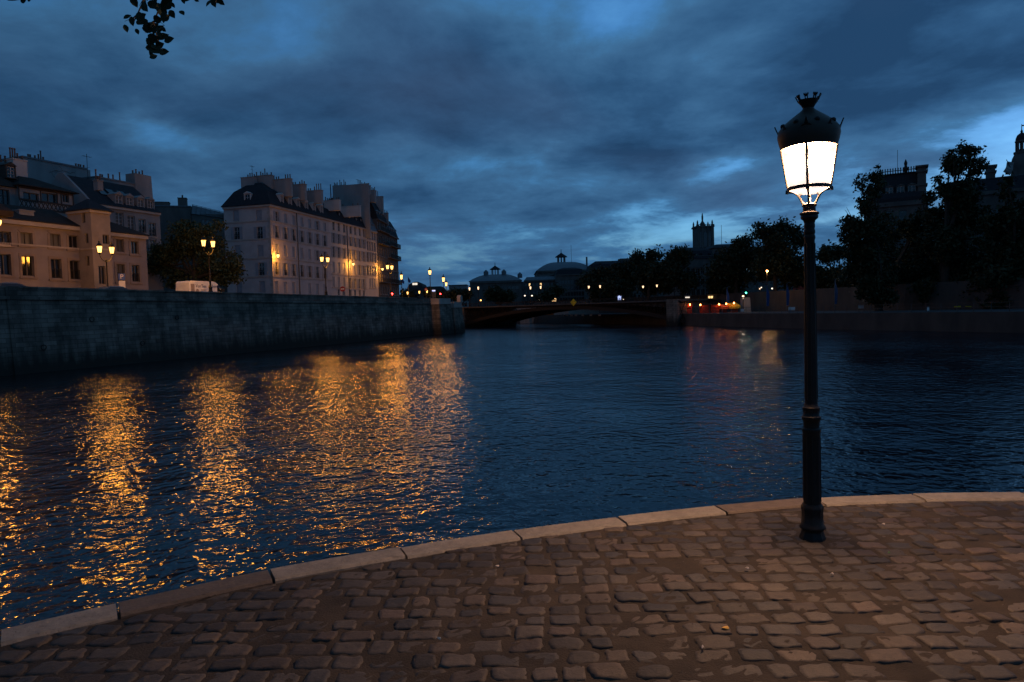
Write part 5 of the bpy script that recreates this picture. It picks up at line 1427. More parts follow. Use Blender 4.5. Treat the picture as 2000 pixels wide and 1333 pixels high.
grid_windows(F5,8,5,1.1,1.9,2,3.6); F5.finish(); dome_roof(F5,at(1420,474,260).z-F5.z0-F5.E,MT['slate'])
x,_ = F5.fpx(1422,470); F5.part('mast',MB().bar((x,8,F5.E+1),(x,8,F5.E+9.5),.08),MT['iron'])
F6 = bg_house('hill_block','dark island block with a lit rooftop, between the end house and the first single lamp',800,822,600,566,300,18,MT['stone_dark'],base=3)
F6.W = F6.fpx(824,600)[0]; grid_windows(F6,5,2,1.4,2,1.5,3.2); F6.finish(); F6.mansard([(0,-1,-1,-1,-1),(2.5,0,0,1,1),(3.6,2,2,4,4)],MT['slate'])
for px in (808,813):
    x,z = F6.fpx(px,557.8); F6.part('lit_window', MB().box(x-.5,x+.5,-.15,-.02,F6.E+2.0,F6.E+2.9), MT['win_cool'])
F7 = bg_house('far_low_block','far low pale block on the horizon between the lamps and the smaller theatre',878,912,600,558,420,18,MT['plaster_grey'],base=3)
grid_windows(F7,6,2,1.4,2,1.5,3.2); F7.finish(); F7.part('roof',MB().box(-.5,F7.W+.5,-.5,18.5,F7.E,F7.E+.5),MT['zinc'])
F8 = bg_house('terrace_block','dark terrace with shallow roof behind the orange street lamps',822,866,600,569,280,18,MT['stone_dark'],base=3)
grid_windows(F8,7,2,1.4,2,1.0,3.0); F8.finish(); F8.mansard([(0,-.5,-.5,-.5,0),(2,1,1,3,3)],MT['slate'])

F9 = bg_house('low_link_block','low dark block closing the gap between the two domed theatres',985,1070,600,556,430,20,MT['stone_dark'])
grid_windows(F9,12,3,1.2,2,2,4.0); F9.finish(); F9.mansard([(0,0,0,0,0),(2,1,1,3,3)],MT['slate'])
F10 = bg_house('far_roofline_block','long dim roofline filling the skyline behind the bridge lamps',860,1330,600,571,520,30,MT['stone_dark'])
grid_windows(F10,40,2,1.5,2.4,3,4.5); F10.finish(); F10.mansard([(0,0,0,0,0),(3,2,2,5,5)],MT['slate'])
F11 = bg_house('far_roofline_block','long dark roofline behind the tree mass, from the gothic tower to the crested pavilion',1330,1760,600,545,330,30,MT['stone_dark'])
grid_windows(F11,40,4,1.3,2.2,2,4.0); F11.finish(); F11.mansard([(0,0,0,0,0),(3,2,2,5,5)],MT['slate'])
# gothic tower
YT = 450; TWd = (at(1392,470,YT)-at(1358.5,470,YT)).x; tc_ = at(1375.3,600,YT)
TO = thing('gothic_tower','tall square gothic stone tower with corner statues, standing over the trees','tower',(tc_.x,tc_.y,ZU))
def tz(py): return at(1375,py,YT).z-ZU
h2 = TWd/2; ztw = tz(446)
mb = MB().box(-h2,h2,-h2,h2,0,tz(487)).box(-h2*.93,h2*.93,-h2*.93,h2*.93,tz(487),ztw); mb.build('shaft',MT['stone_dark'],TO)
mb = MB()
for sx2 in (-1,1):
    for sy2 in (-1,1): mb.box(sx2*h2-h2*.2*sx2-h2*.14,sx2*h2-h2*.2*sx2+h2*.2,sy2*h2*.85-h2*.18,sy2*h2*.85+h2*.18,0,ztw+.3)
for q in (-.33,.33): mb.box(q*h2-.6,q*h2+.6,-h2*1.02,-h2*.9,tz(488),ztw)
mb.build('buttress',MT['stone_dark'],TO)
for q in (-.52,0,.52): MB().prism([(q*h2-1.1,tz(484)),(q*h2+1.1,tz(484)),(q*h2+1.1,tz(458)),(q*h2,tz(454)),(q*h2-1.1,tz(458))],-h2*.97,-h2*.91,'y').build('louvre_window',MT['glass'],TO)
mb = MB().box(-h2*1.06,h2*1.06,-h2*1.06,h2*1.06,ztw,ztw+1.0)
for q in np.linspace(-1,1,9): mb.box(q*h2-.25,q*h2+.25,-h2*1.05,-h2*.98,ztw+1.0,ztw+1.7)
mb.box(-h2*1.05,h2*1.05,-h2*1.05,-h2*.99,ztw+1.6,ztw+1.9); mb.build('balustrade',MT['stone_dark'],TO)
for sx2,sy2 in ((-1,-1),(1,-1),(-1,1),(1,1)): MB().lathe([(.9,0),(.8,1.0),(.5,1.4),(.62,2.2),(.5,3.0),(.3,3.6),(.1,4.2)],8,(sx2*h2*.85,sy2*h2*.85,ztw+.6)).build('corner_statue',MT['stone_dark'],TO,50)
MB().lathe([(1.9,0),(1.6,2.4),(.9,3.4),(.5,4.2),(.62,5.4),(.62,7.0),(.4,8.2),(.1,9.4)],10,(-.2,0,ztw+.6)).build('turret_statue',MT['stone_dark'],TO,50)

# city hall: pavilion with crested roof and big chimneys, and the campanile
YH = 150
HV_ = bg_house('city_hall_pavilion','grand dark stone pavilion with steep crested roof, rising behind the poplar',1688,1813,600,398,YH,14,MT['stone_dark'],(.87,-.49,0))
for k in range(4):
    for z,hh in ((3,3.2),(9,3.6),(15,2.6)): HV_.fw.append((HV_.W*(.14+.24*k),z,1.5,hh,'plain',2,dict(sill=False,fm='wood_d')))
HV_.finish()
for z in (HV_.E-1.0,HV_.E-6.5,8): HV_.band('cornice',z,.7,.5,MT['stone_dark'],left=True)
x0,_ = HV_.fpx(1719,342,3); x1,zt = HV_.fpx(1790,335,3); 
HV_.mansard([(0,.2,.2,.1,.2),(.8,.2,.2,.1,.2),((zt-HV_.E)*.45,x0*.48,(HV_.W-x1)*.5,1.7,1.7),(zt-HV_.E-.4,x0,HV_.W-x1,3.0,3.0),(zt-HV_.E,x0-.3,HV_.W-x1-.3,2.7,2.7)],MT['slate'])
mb = MB()
for q in np.linspace(x0,x1,15): mb.box(q-.10,q+.10,2.8,3.0,zt,zt+.75); mb.lathe([(.05,.75),(.16,.95),(.04,1.2)],6,(q,2.9,zt))
mb.box(x0-.2,x1+.2,2.8,3.0,zt+.5,zt+.65); HV_.part('roof_crest',mb,MT['iron'])
x,_ = HV_.fpx(1769,325,3); HV_.part('finial',MB().lathe([(.3,0),(.5,.8),(.25,1.4),(.35,2.0),(.05,2.8)],8,(x,3,zt)),MT['iron'])
x,z = HV_.fpx(1753,290,3); HV_.part('mast',MB().bar((x,5,zt-1),(x,5,z),.06),MT['iron'])
x0,zt = HV_.fpx(1792,330,1.2); x1,zt = HV_.fpx(1809,322.5,1.2)
mb = MB().box(x0,x1,.9,4.0,HV_.E-1,zt).box(x0-.3,x1+.3,.6,4.3,zt-1.4,zt-1.0).box(x0-.4,x1+.4,.5,4.4,zt-.35,zt).box(x0-.25,x1+.25,.65,4.25,HV_.E+3,HV_.E+3.4); HV_.part('chimney',mb,MT['stone_dark'])
for k in range(4):
    x,z = HV_.fpx(1715+22*k,392,1.2); dormer(HV_,x,HV_.E+1.0,1.3,2.4,.9,2.0,MT['stone_dark'])
H2 = bg_house('city_hall_wing','dark city hall wing with one tall chimney, mostly hidden by the big tree',1850,2080,600,378,YH+6,16,MT['stone_dark'],(.84,-.54,0))
for k in range(12):
    for z,hh in ((3,3.2),(9,3.6),(15,3.0)): H2.fw.append((H2.W*(.04+.083*k),z,1.5,hh,'plain',2,dict(sill=False,fm='wood_d')))
H2.finish(); H2.band('cornice',H2.E-.8,.8,.5,MT['stone_dark']); H2.mansard([(0,0,0,-.2,0),(3.0,.5,.5,1.8,1.8),(3.4,1.5,1.5,4,4)],MT['slate'])
x0,_ = H2.fpx(1926,330,2); x1,zt = H2.fpx(1944,322,2); H2.part('chimney',MB().box(x0,x1,1.8,5,H2.E-1,zt).box(x0-.35,x1+.35,1.5,5.3,zt-.4,zt).box(x0-.25,x1+.25,1.6,5.2,zt-1.6,zt-1.25),MT['stone_dark'])
CPc = at(1994,600,YH+22); CPm = thing('campanile','slender dark city hall bell tower with domed lantern and weathervane, at the picture edge','tower',(CPc.x,CPc.y,ZU))
def cz(py): return at(1994,py,YH+22).z-ZU
k_ = (YH+22)/F
MB().lathe([(19*k_,0),(17.5*k_,cz(395)),(16.5*k_,cz(350)),(18.5*k_,cz(347)),(17*k_,cz(341)),(16*k_,cz(330)),(17*k_,cz(318)),(15*k_,cz(309)),(12*k_,cz(302)),(13*k_,cz(300)),(13*k_,cz(297))],16,ph=.5).build('shaft',MT['stone_dark'],CPm,40)
mb = MB()
for k in range(8):
    a = 2*math.pi*k/8+.3; mb.bar((8.6*k_*math.cos(a),8.6*k_*math.sin(a),cz(298)),(8.6*k_*math.cos(a),8.6*k_*math.sin(a),cz(277)),1.7*k_,6)
mb.lathe([(5*k_,cz(298)),(5*k_,cz(292))],10); mb.lathe([(11*k_,cz(278)),(11*k_,cz(275.5))],14); mb.build('lantern_columns',MT['stone_dark'],CPm,40)
MB().lathe([(10.2*k_,cz(276)),(9.6*k_,cz(270)),(7.2*k_,cz(264)),(3*k_,cz(260.5)),(1.6*k_,cz(259)),(2.3*k_,cz(257)),(.8*k_,cz(254)),(.5*k_,cz(243))],14).build('dome',MT['slate'],CPm,40)
MB().box(-.2*k_,5*k_,-.02,.02,cz(247),cz(244.5)).build('weathervane',MT['iron'],CPm)
pf = at(1972,325,YH+18); t = thing('hall_flag','pale flag flying from a pole beside the dark bell tower','flag',(pf.x,pf.y,pf.z-5))
MB().bar((2.6,0,0),(-.8,0,6.6),.08,6).build('pole',MT['iron'],t)
fl_ = MB(); nF = 6
fl_.add([( -.6-.0+ -1.9*k/nF*.5+.2*math.sin(k), .25*math.sin(k*1.3), 6.2-.5*k) for k in range(nF)]+[(1.2-.2*k, .25*math.sin(k*1.3+.7), 5.9-.62*k) for k in range(nF)],[(k,k+1,nF+k+1,nF+k) for k in range(nF-1)]); fl_.build('cloth',MT['plaster_grey'],t)

# ------------------------------------------------------------------ far trees
TG = 'trees of the far bank'
def tr(lb, base, Y, blobs, n, size, seed, ground=ZU, clump=1.3, trunk=.35): return px_tree('bank_tree',lb,base,Y,ground,blobs,int(n*1.9),size*1.22,seed,'leaf_d',clump*1.15,trunk,TG)
tr('tall thin leaning poplar with wispy top, standing left of the crested pavilion',1716,92,[(1716,338,9,24),(1706,372,14,26),(1682,362,8,22),(1686,400,16,34),(1660,425,14,26),(1654,462,13,24),(1692,455,30,50),(1672,500,30,46),(1712,500,36,56),(1690,550,46,44),(1724,560,30,40)],9000,.19,11,ZQ,.75,.45)
tr('tallest dark bank tree with ragged top, between the pavilion and the lone chimney',1846,90,[(1856,303,9,20),(1884,292,11,20),(1908,303,10,16),(1872,325,26,26),(1900,330,18,24),(1842,355,12,24),(1882,370,34,40),(1858,420,44,50),(1896,430,34,50),(1862,490,56,56),(1890,540,50,50),(1836,550,40,40)],14000,.19,12,ZQ,.75,.5)
tr('dark bushy tree right in front of the crested pavilion',1757,98,[(1814,392,12,18),(1806,428,20,32),(1784,475,40,46),(1812,500,40,50),(1760,540,44,40),(1800,570,50,40)],9000,.2,13,ZQ,.85,.4)
tr('dark tree before the bell tower at the picture edge',1985,84,[(1966,352,10,14),(1964,385,14,20),(1958,440,30,46),(1992,460,36,60),(1970,520,50,60),(2030,480,50,90),(2010,560,60,50),(1935,560,40,46)],13000,.2,14,ZQ,.8,.4)
tr('dark tree beyond the picture edge, next to the bell tower tree',2130,80,[(2120,420,60,90),(2160,500,80,90)],6000,.22,15,ZQ)
tr('rounded dark tree just right of the near lamp post',1628,125,[(1614,500,22,22),(1640,496,18,18),(1622,535,34,34),(1600,545,26,34)],4000,.24,16)
tr('low dark tree beside the leaning poplar, its leaves lit by a white lamp',1670,112,[(1668,535,24,26),(1684,560,24,26),(1650,565,22,26)],4500,.2,17,ZU)
tr('big round bank tree with sky gaps in its top, left of the near lamp post',1516,126,[(1484,448,13,13),(1498,462,24,18),(1524,448,18,16),(1548,455,15,16),(1560,478,14,22),(1522,490,40,32),(1500,530,44,36),(1546,535,34,40)],8500,.24,18)
tr('broad bank tree between the round topped tree and the mansard house',1438,134,[(1441,478,12,11),(1458,476,14,12),(1432,500,28,22),(1466,505,26,28),(1412,520,22,26),(1440,545,40,34)],6500,.25,19)
tr('dark bank tree hugging the right side of the mansard house',1400,140,[(1402,515,14,20),(1404,550,20,34)],2500,.25,20)
tr('dark tree left of the mansard house, topmost of the long tree mass',1334,142,[(1337,498,11,12),(1322,510,22,20),(1310,540,30,34),(1338,550,18,34)],5000,.25,21)
tr('bushy tree of the long tree mass below the square attic',1268,150,[(1247,505,14,12),(1276,502,18,14),(1264,525,34,26),(1282,552,30,34)],5000,.26,22)
tr('tree of the long mass just right of the larger theatre',1170,170,[(1164,532,16,12),(1186,535,24,18),(1150,552,26,22),(1178,568,38,22)],4500,.28,23)
tr('tree of the long mass below the distant mansard block',1222,160,[(1216,528,22,16),(1232,540,26,24),(1210,562,34,26)],4500,.27,24)
for px,Yf,sd_,lb in ((1735,112,31,'dark filler tree behind the leaning poplar and the bushy pavilion tree'),(1818,108,32,'dark filler tree between the bushy pavilion tree and the tallest tree'),(1925,104,33,'dark filler tree between the tallest tree and the bell tower tree')):
    tr(lb,px,Yf,[(px,455,34,40),(px-22,505,40,44),(px+24,510,40,44),(px,560,54,40),(px-30,580,36,26),(px+30,582,36,26)],5200,.22,sd_,ZU)
tr('low dark tree in front of the larger theatre',1070,230,[(1070,578,20,13),(1088,572,14,14)],1800,.34,25)
tr('low dark tree in front of the smaller theatre',976,230,[(972,572,20,18),(958,580,16,12),(992,578,16,14)],2600,.34,26)
tr('dark low trees beside the single lamps at the bridge head',893,240,[(890,578,22,14),(912,574,14,14),(872,582,14,9)],2600,.34,27)
tr('dark tree beside the orange street lamps on the island street',812,250,[(796,575,16,10),(840,574,16,9),(860,577,14,8)],2200,.34,28,3.0)

# ------------------------------------------------------------------ life on the far low quay
KB = 'stalls lit orange on the far low quay'
def q_at(px, py, Y): p = at(px,py,Y); return p
def stall(name, label, px0, px1, pyt, Y, mroof, kind, lamp_px):
    p0 = at(px0,608,Y); p1 = at(px1,608,Y); w = p1.x-p0.x; h = at(px0,pyt,Y).z-ZQ; t = thing(name,label,'stall',((p0.x+p1.x)/2,p0.y,ZQ),0,KB); d_ = 2.2
    if kind == 'tent':
        mb = MB()
        for x in (-w/2,w/2-.08):
            for y in (0,d_): mb.box(x,x+.08,y,y+.08,0,h*.75)
        mb.build('frame',MT['zinc'],t); 
        MB().loops([[(-w/2-.1,-.1,h*.42),(w/2+.1,-.1,h*.42),(w/2+.1,d_+.1,h*.42),(-w/2-.1,d_+.1,h*.42)],[(-w/2-.1,-.1,h*.72),(w/2+.1,-.1,h*.72),(w/2+.1,d_+.1,h*.72),(-w/2-.1,d_+.1,h*.72)],[(-w/2-.35,d_*.45,h),(w/2-.3,d_*.45,h),(w/2-.3,d_*.6,h),(-w/2-.35,d_*.6,h)]]).build('canopy',mroof,t)
        MB().box(-w/2+.2,w/2-.2,.4,1.0,0,.9).build('counter',MT['wood_r'],t)
    else:
        mb = MB().box(-w/2,w/2,.1,d_,0,h*.82); mb.build('body',mroof,t); MB().box(-w/2-.15,w/2+.15,-.1,d_+.1,h*.82,h*.9).build('roof',MT['brown'],t)
        MB().box(-w/2+.12,w/2-.12,.03,.095,.9,h*.68).build('hatch',mroof,t)
    lx, lyp = lamp_px; lp = at(lx,lyp,Y-.4); l = thing('bare_bulb','bare orange bulb hanging over '+label.split(',')[0],'bulb',lp,0,'orange bulbs over the stalls')
    MB().lathe([(.02,.16),(.08,.12),(.13,0),(.08,-.11),(.02,-.14)],10).build('globe',MT['bulb_o'],l,60); MB().bar((0,0,.15),(0,0,.7),.015).build('cord',MT['iron'],l); MB().bar((0,0,.7),(0,1.2,.9),.02).build('arm',MT['iron'],l)
stall('market_stall','narrow red stall nearest the iron bridge, glowing red orange',1342.5,1352,591,126,MT['wood_r'],'hut',(1347.5,595.5))
stall('market_stall','dark red stall with a glowing counter, second from the iron bridge',1373,1386,593,124,MT['wood_r'],'hut',(1368,596))
stall('market_stall','plain brown red stall, third from the iron bridge',1394,1405,593,122.5,MT['wood_r'],'hut',(1404.5,595))
stall('market_stall','orange canvas stall beside the yellow tent',1410.5,1424,595,121.5,MT['canvas_o'],'tent',(1418.5,594))
stall('market_stall','yellow canvas tent with sloping canopy on the far low quay',1428.5,1445,592,120.5,MT['canvas_y'],'tent',(1433.5,592.5))
for (px,py,Y,pw) in ((1379,601,122.5,30),(1347,597,124.5,40),(1416,598,120,45),(1438,594,119,40)):
    pass
# white lit buttress of the retaining wall
p = at(1459,606,121.5); wl = thing('lit_buttress','pale buttress of the far retaining wall under a small white lamp','buttress',(p.x,p.y,ZQ)); MB().loops([[(-.75,0,0),(.75,0,0),(.75,1.5,0),(-.75,1.5,0)],[(-.6,.1,2.6),(.6,.1,2.6),(.6,1.5,2.6),(-.6,1.5,2.6)]]).build('block',MT['stone'],wl)
p = at(1451.5,579.5,119); sl = thing('quay_lamp','slim dark lamp post with a tiny white light, beside the yellow tent','street lamp',(p.x,p.y,ZQ)); MB().bar((0,0,0),(0,0,p.z-ZQ),.07,6).build('post',MT['iron'],sl); hd = MB().lathe([(.05,-.1),(.2,0),(.2,.1),(.05,.2)],8,(0,0,p.z-ZQ)).build('lamp_head',MT['lamp_w'],sl); bulb(sl,(0,-.1,p.z-ZQ-.35),45,(1,.8,.55),.1,'quaylamp')
signal('green traffic light at the edge of the far street, above the yellow tent',at(1457,572.5,128),ZU,'green_light')
FG = 'blue feather flags on the far low quay'
def feather(px, pyt, pyb, Y, lb):
    p = at(px,pyb,Y); H = at(px,pyt,Y).z-ZQ; t = thing('feather_flag',lb,'flag',(p.x,p.y,ZQ),R(20),FG)
    pts = [(.0,.0,0),(0,0,H*.6),(.06,0,H*.85),(.25,0,H*.97),(.6,0,H),(1.0,0,H*.97)]
    MB().tube(pts,.03,5).build('pole',MT['zinc'],t); n_ = 10; v = []
    for k in range(n_+1):
        q = k/n_; z = H*(.22+.76*q); xl = 0 if q<.7 else .9*(q-.7)**1.6; v += [(xl,.0,z),(xl+.62*math.sin(math.pi*min(1,.25+q*.75))+.02,.04*math.sin(q*9),z+.1*math.sin(q*3))]
    MB().add(v,[(2*k,2*k+1,2*k+3,2*k+2) for k in range(n_)]).add([(x,y+.02,z) for x,y,z in v],[(2*k,2*k+1,2*k+3,2*k+2) for k in range(n_)]).build('cloth',MT['flag_blue'],t)
for px,pyt,pyb,Y,lb in ((1497,556,600,112,'blue feather flag below the orange lamp in the tree'),(1536,552,598,108,'blue feather flag left of the near lamp post'),(1630,544,592,102,'blue feather flag right of the near lamp post'),
    (1884,545,597,88,'tall blue feather flag under the tallest bank tree'),(1998,560,596,84,'blue feather flag at the picture edge, by the arrow sign'),(1419,560,592,124,'slim blue feather flag beside the orange canvas stall')): feather(px,pyt,pyb,Y,lb)
WB = 'white panels along the far quay fence'
def panel(px0, px1, pyt, pyb, Y, lb, m='white_paint'):
    a = at(px0,pyb,Y); b = at(px1,pyt,Y); t = thing('notice_panel',lb,'panel',((a.x+b.x)/2,a.y,ZQ),0,WB); w = b.x-a.x
    MB().box(-w/2,w/2,0,.05,a.z-ZQ,b.z-ZQ).build('board',MT[m],t); MB().box(-w/2,-w/2+.06,.05,.11,0,b.z-ZQ).box(w/2-.06,w/2,.05,.11,0,b.z-ZQ).build('leg',MT['zinc'],t)
panel(1540,1544,600,606.5,101,'small bluish panel left of a white panel on the far quay fence')
panel(1545,1553,600,606.5,101,'white panel on the far quay fence left of the near lamp post'); panel(1676,1687,595.5,603,94,'white panel on the far quay fence right of the near lamp post')
panel(1811,1815,600,608,86,'small pale panel at the foot of the bushy pavilion tree'); panel(1447,1453,604,609,113,'small pale panel beside the pale buttress')
for i,px in enumerate((1098,1107,1116,1125,1138,1154,1171)): panel(px-2.5,px+2.5,614.5,618,158-i*2.0,['small pale panel under the iron bridge, nearest the lit vault','second small pale panel under the iron bridge from the lit vault','third small pale panel under the iron bridge from the lit vault','middle one of the small pale panels under the iron bridge','fifth small pale panel under the iron bridge from the lit vault','sixth small pale panel under the iron bridge from the lit vault','small pale panel under the iron bridge, farthest from the lit vault'][i])
# iron fence of the low quay
fe = thing('quay_fence','thin dark railing along the edge of the far low quay','fence'); mb = MB(); la = rb(.7,ZQ)
posts = MB()
for i in range(2,len(la)-4):
    a, b = la[i], la[i+1]; n_ = max(1,int((b-a).length/1.6))
    for z in (.95,.5): mb.tube([a+Vector((0,0,z)),b+Vector((0,0,z))],.025,4)
    for k in range(n_): q = a.lerp(b,k/n_); posts.bar(q,q+Vector((0,0,1.0)),.03)
mb.build('rail',MT['greeniron'],fe); posts.build('railing_bars',MT['greeniron'],fe)
# channel sign with R and an arrow
p = at(1966,583,84); t = thing('channel_sign','white river sign with letter R, an arrow and a blank plate on a pole','sign',(p.x,p.y,ZQ)); k_ = 84/F
zc_ = at(1967,577,84).z-ZQ
MB().bar((0,.1,0),(0,.1,zc_+.3),.05,6).build('pole',MT['zinc'],t)
pl = MB().box(-4.4*k_,4.4*k_,-.02,.04,zc_-5*k_,zc_+5*k_).build('plate',MT['iron'],t); mb = MB()
for a in ((-4.4,4.4,4.1,5),(-4.4,4.4,-5,-4.1),(-4.4,-3.6,-4.1,4.1),(3.6,4.4,-4.1,4.1)): mb.box(a[0]*k_,a[1]*k_,-.05,-.021,zc_+a[2]*k_,zc_+a[3]*k_)
mb.build('border',MT['white_paint'],pl); text_mesh('lettering','R',8.5*k_,MT['white_paint'],pl,(0,-.035,zc_),RX)
MB().prism([(5.2*k_,zc_-5.6*k_),(14.5*k_,zc_),(5.2*k_,zc_+5.6*k_)],-.02,.04,'y').build('arrow',MT['white_paint'],t); MB().box(-5*k_,5.5*k_,-.02,.04,zc_-12*k_,zc_-7*k_).build('blank_plate',MT['white_paint'],t)
# barriers with yellow boards
for i,px in enumerate((1870,1892,1916,1940,1964,1990)):
    p = at(px,599,86); t = thing('yellow_barrier','low barrier with yellow top board in the row under the tallest tree','barrier',(p.x,p.y,ZQ),0,'row of yellow topped barriers')
    z1 = p.z-ZQ; MB().box(-.42,.42,-.03,.03,z1-.09,z1+.05).build('board',MT['canvas_y'],t); MB().box(-.36,-.32,-.02,.02,0,z1-.09).box(.32,.36,-.02,.02,0,z1-.09).build('leg',MT['iron'],t)

# ------------------------------------------------------------------ small far lights
SLG = 'tiny distant street lights'
st_src = None
def tiny(px, py, Y, lb, m='lamp_w', r=1.0, pw=0, col=(1,.75,.5)):
    p = at(px,py,Y); t = thing('distant_light',lb,'street light',(p.x,p.y,ZU),0,SLG); H = p.z-ZU
    MB().bar((0,.1,0),(0,.1,max(.6,H)),.06).build('post',MT['iron'],t)
    s = r*Y/F; MB().lathe([(.1*s,-.9*s),(.8*s,-.5*s),(1.0*s,0),(.8*s,.5*s),(.1*s,.9*s)],8,(0,0,H)).build('lamp_head',MT[m],t,60)
    if pw: bulb(t,(0,-.25,H-.3),pw,col,.15,'t%d%s'%(pw,m))
MT['lamp_dim'] = emis('distant_lamp_glass',(1,.8,.6),2.2); MT['lamp_or'] = emis('distant_orange_lamp',(1,.42,.10),5.0)
for px,py,Y,lb,m,r in ((951,578,260,'tiny pale light under the smaller theatre','lamp_dim',1.6),(939,587,230,'tiny orange light above the iron bridge, below the smaller theatre','lamp_or',1.5),(886,578,240,'tiny greenish white light right of the red signal','lamp_dim',2.0),
    (993,581,260,'tiny pale light between the two theatres, left of an orange one','lamp_dim',1.5),(1008,579,262,'tiny orange pale light between the two theatres','lamp_or',1.3),(1025,578,260,'tiny pale light below the lit theatre wing','lamp_dim',1.5),(1039,578,262,'tiny pale light below the lit theatre wing, right one','lamp_dim',1.5),
    (1092,571,250,'tiny pale light below the tall stone block','lamp_dim',1.3),(1053,586,240,'tiny pale light on the bridge approach, left of the red one','lamp_dim',1.2),(1317,553,146,'faint light high in the tree mass','lamp_dim',1.2),(1217,585,160,'tiny pale light beside the blue lit panel','lamp_dim',1.3),
    (1415,567,150,'white globe light in the cluster above the orange stall, left one','lamp_w',2.2),(1420,566.5,151,'white globe light in the cluster above the orange stall, right one','lamp_w',2.0),(1484,564.5,140,'white light among the trunks left of a blue feather flag','lamp_w',1.3),(1487,562,141,'fainter white light among the trunks left of a blue feather flag','lamp_dim',1.3),(1508,564,140,'white light among the trunks right of the orange lamp','lamp_dim',1.6),
    (1616,560,135,'white light among the trunks right of the near lamp post','lamp_w',1.3),(1618.5,562,135,'second white light among the trunks right of the near lamp post','lamp_dim',1.3),(1673,554,130,'faint white light under the white lamp by the poplar','lamp_dim',1.0)): tiny(px,py,Y,lb,m,r)
tiny(1498,529.5,118,'orange lamp glowing in the leaves of the round topped bank tree','lamp_or',2.4,170,(1,.5,.16)); tiny(1678,512.5,100,'white lamp shining among the leaves beside the poplar','lamp_w',2.2,90,(1,.8,.5))
tiny(1075,586,235,'tiny red light on the bridge approach','red_light',1.2)
# far shop fronts and cars lights along the upper street
for px0,px1,pyt,pyb,Y,lb,m in ((1207,1213,578,586,158,'blue white lit advertising panel at the end of the bridge','panel_blue'),(1077,1086,583,589,236,'orange lit shop front beyond the bridge','win_warm'),(1384,1393,578,583,140,'warm lit shop window above the stalls, left one','win_warm'),(1401,1406,579,583,141,'warm lit shop window above the stalls, small right one','win_warm'),(1339,1347,580,582.5,135,'pale lit bus stop sign above the red stall','win_cool'),(844,850,567,569.5,240,'small bluish lit sign behind the single lamp posts','panel_blue')):
    a = at(px0,pyb,Y); b = at(px1,pyt,Y); w = b.x-a.x; t = thing('lit_sign' if 'panel' in m or 'sign' in lb else 'shop_front',lb,'lit sign' if 'sign' in lb or 'panel' in lb else 'shop front',((a.x+b.x)/2,a.y,ZU)); MB().box(-w/2,w/2,0,.2,a.z-ZU,b.z-ZU).build('lit_panel',MT[m],t); MB().box(-w/2-.15,w/2+.15,.21,.5,0,b.z-ZU+.3).build('case',MT['stone_dark'],t)
a = at(1595,567,140); b = at(1604,560,140)
for px0,px1,lb in ((1558,1571,'reddish parked lorry box left of the near lamp post'),(1588,1601,'pale parked lorry box right of the near lamp post')):
    a = at(px0,578,138); b = at(px1,562.5,138); w = b.x-a.x; t = thing('parked_lorry',lb,'lorry',((a.x+b.x)/2,a.y,ZU)); h = b.z-ZU
    MB().box(-w/2,w/2,0,2.2,.7,max(2.2,h)).build('box_body',MT['white_paint'] if px0>1580 else MT['wood_r'],t); MB().box(w/2+.05,w/2+1.5,.1,2.1,.6,2.2).build('cab',MT['white_paint'],t)
    for xx in (-w/2+.6,w/2+.7): wheel(t,xx,.15,.45,.3); wheel(t,xx,2.05,.45,.3)
# ------------------------------------------------------------------ hanging leaves and litter
YB = 3.0
ob = thing('overhanging_tree','dark leafy tree whose hanging twig shows at the top of the picture','tree',(-4.6,-4.2,0))
obl = ob.location.copy()
rT = random.Random(17); tb_ = [((-3.2,-1.0,7.6),(4.6,4.0,1.9)),((-1.0,.6,7.4),(3.0,2.6,1.4)),((-5.2,1.0,7.4),(3.4,2.6,1.6)),((-4.0,-4.5,7.8),(4,3,2))]
loc_ = [(tuple(Vector(c)-obl),r_) for c,r_ in tb_]
v_,q_ = leaf_cloud(loc_,15000,.085,61,.55,26,.2); obj('crown',np_mesh('crown',v_,q_,MT['leaf_d'],False),ob)  # unseen crown above the view, added to shade the left of the quay
mbT = MB(); limb_tree(mbT,Vector((0,0,0)),9.0,loc_,.22,62); mbT.tube([Vector((0,0,4.2)),Vector((-1.6,.2,6.6))-obl,at(900,-900,YB+.5)-obl],[.12,.08,.05],7); mbT.build('trunk',MT['bark'],ob,60)
def wp(px,py,dy=0): return at(px,py,YB+dy)-obl
tw_ = MB(); rl2 = random.Random(5)
tw_.tube([wp(900,-900,.5),wp(640,-560,.3),wp(420,-330,.1),wp(300,-200)],[.05,.035,.02,.012],7)
tw_.tube([wp(350,-240),wp(330,-80),wp(318,0,.02),wp(300,45,.03),wp(308,80),wp(318,100)],[.012,.007,.004,.003,.002,.0015],5)
tw_.tube([wp(330,-80),wp(290,-20,-.04),wp(268,30),wp(258,50)],[.006,.004,.003,.002],5)
tw_.tube([wp(420,-330,.1),wp(430,-120),wp(424,-20,.05),wp(421,6)],[.012,.006,.003,.002],5)
tw_.tube([wp(300,-200),wp(120,-160),wp(40,-60),wp(38,-8)],[.010,.006,.003,.002],5)
tw_.tube([wp(430,-120),wp(370,-60),wp(362,-10)],[.005,.003,.002],5)
for k in range(16):
    px,py = rl2.choice([(318,0),(302,40),(308,75),(290,-10),(268,28)]); ex,ey = px+rl2.uniform(-26,26), py+rl2.uniform(4,26); tw_.tube([wp(px,py,.01),wp((px+ex)/2+rl2.uniform(-4,4),(py+ey)/2,.0),wp(ex,ey,rl2.uniform(-.05,.05))],[.0016,.0012,.0008],4)
tw_.build('twig',MT['bark'],ob,60)
lv = MB(); rl_ = random.Random(8)
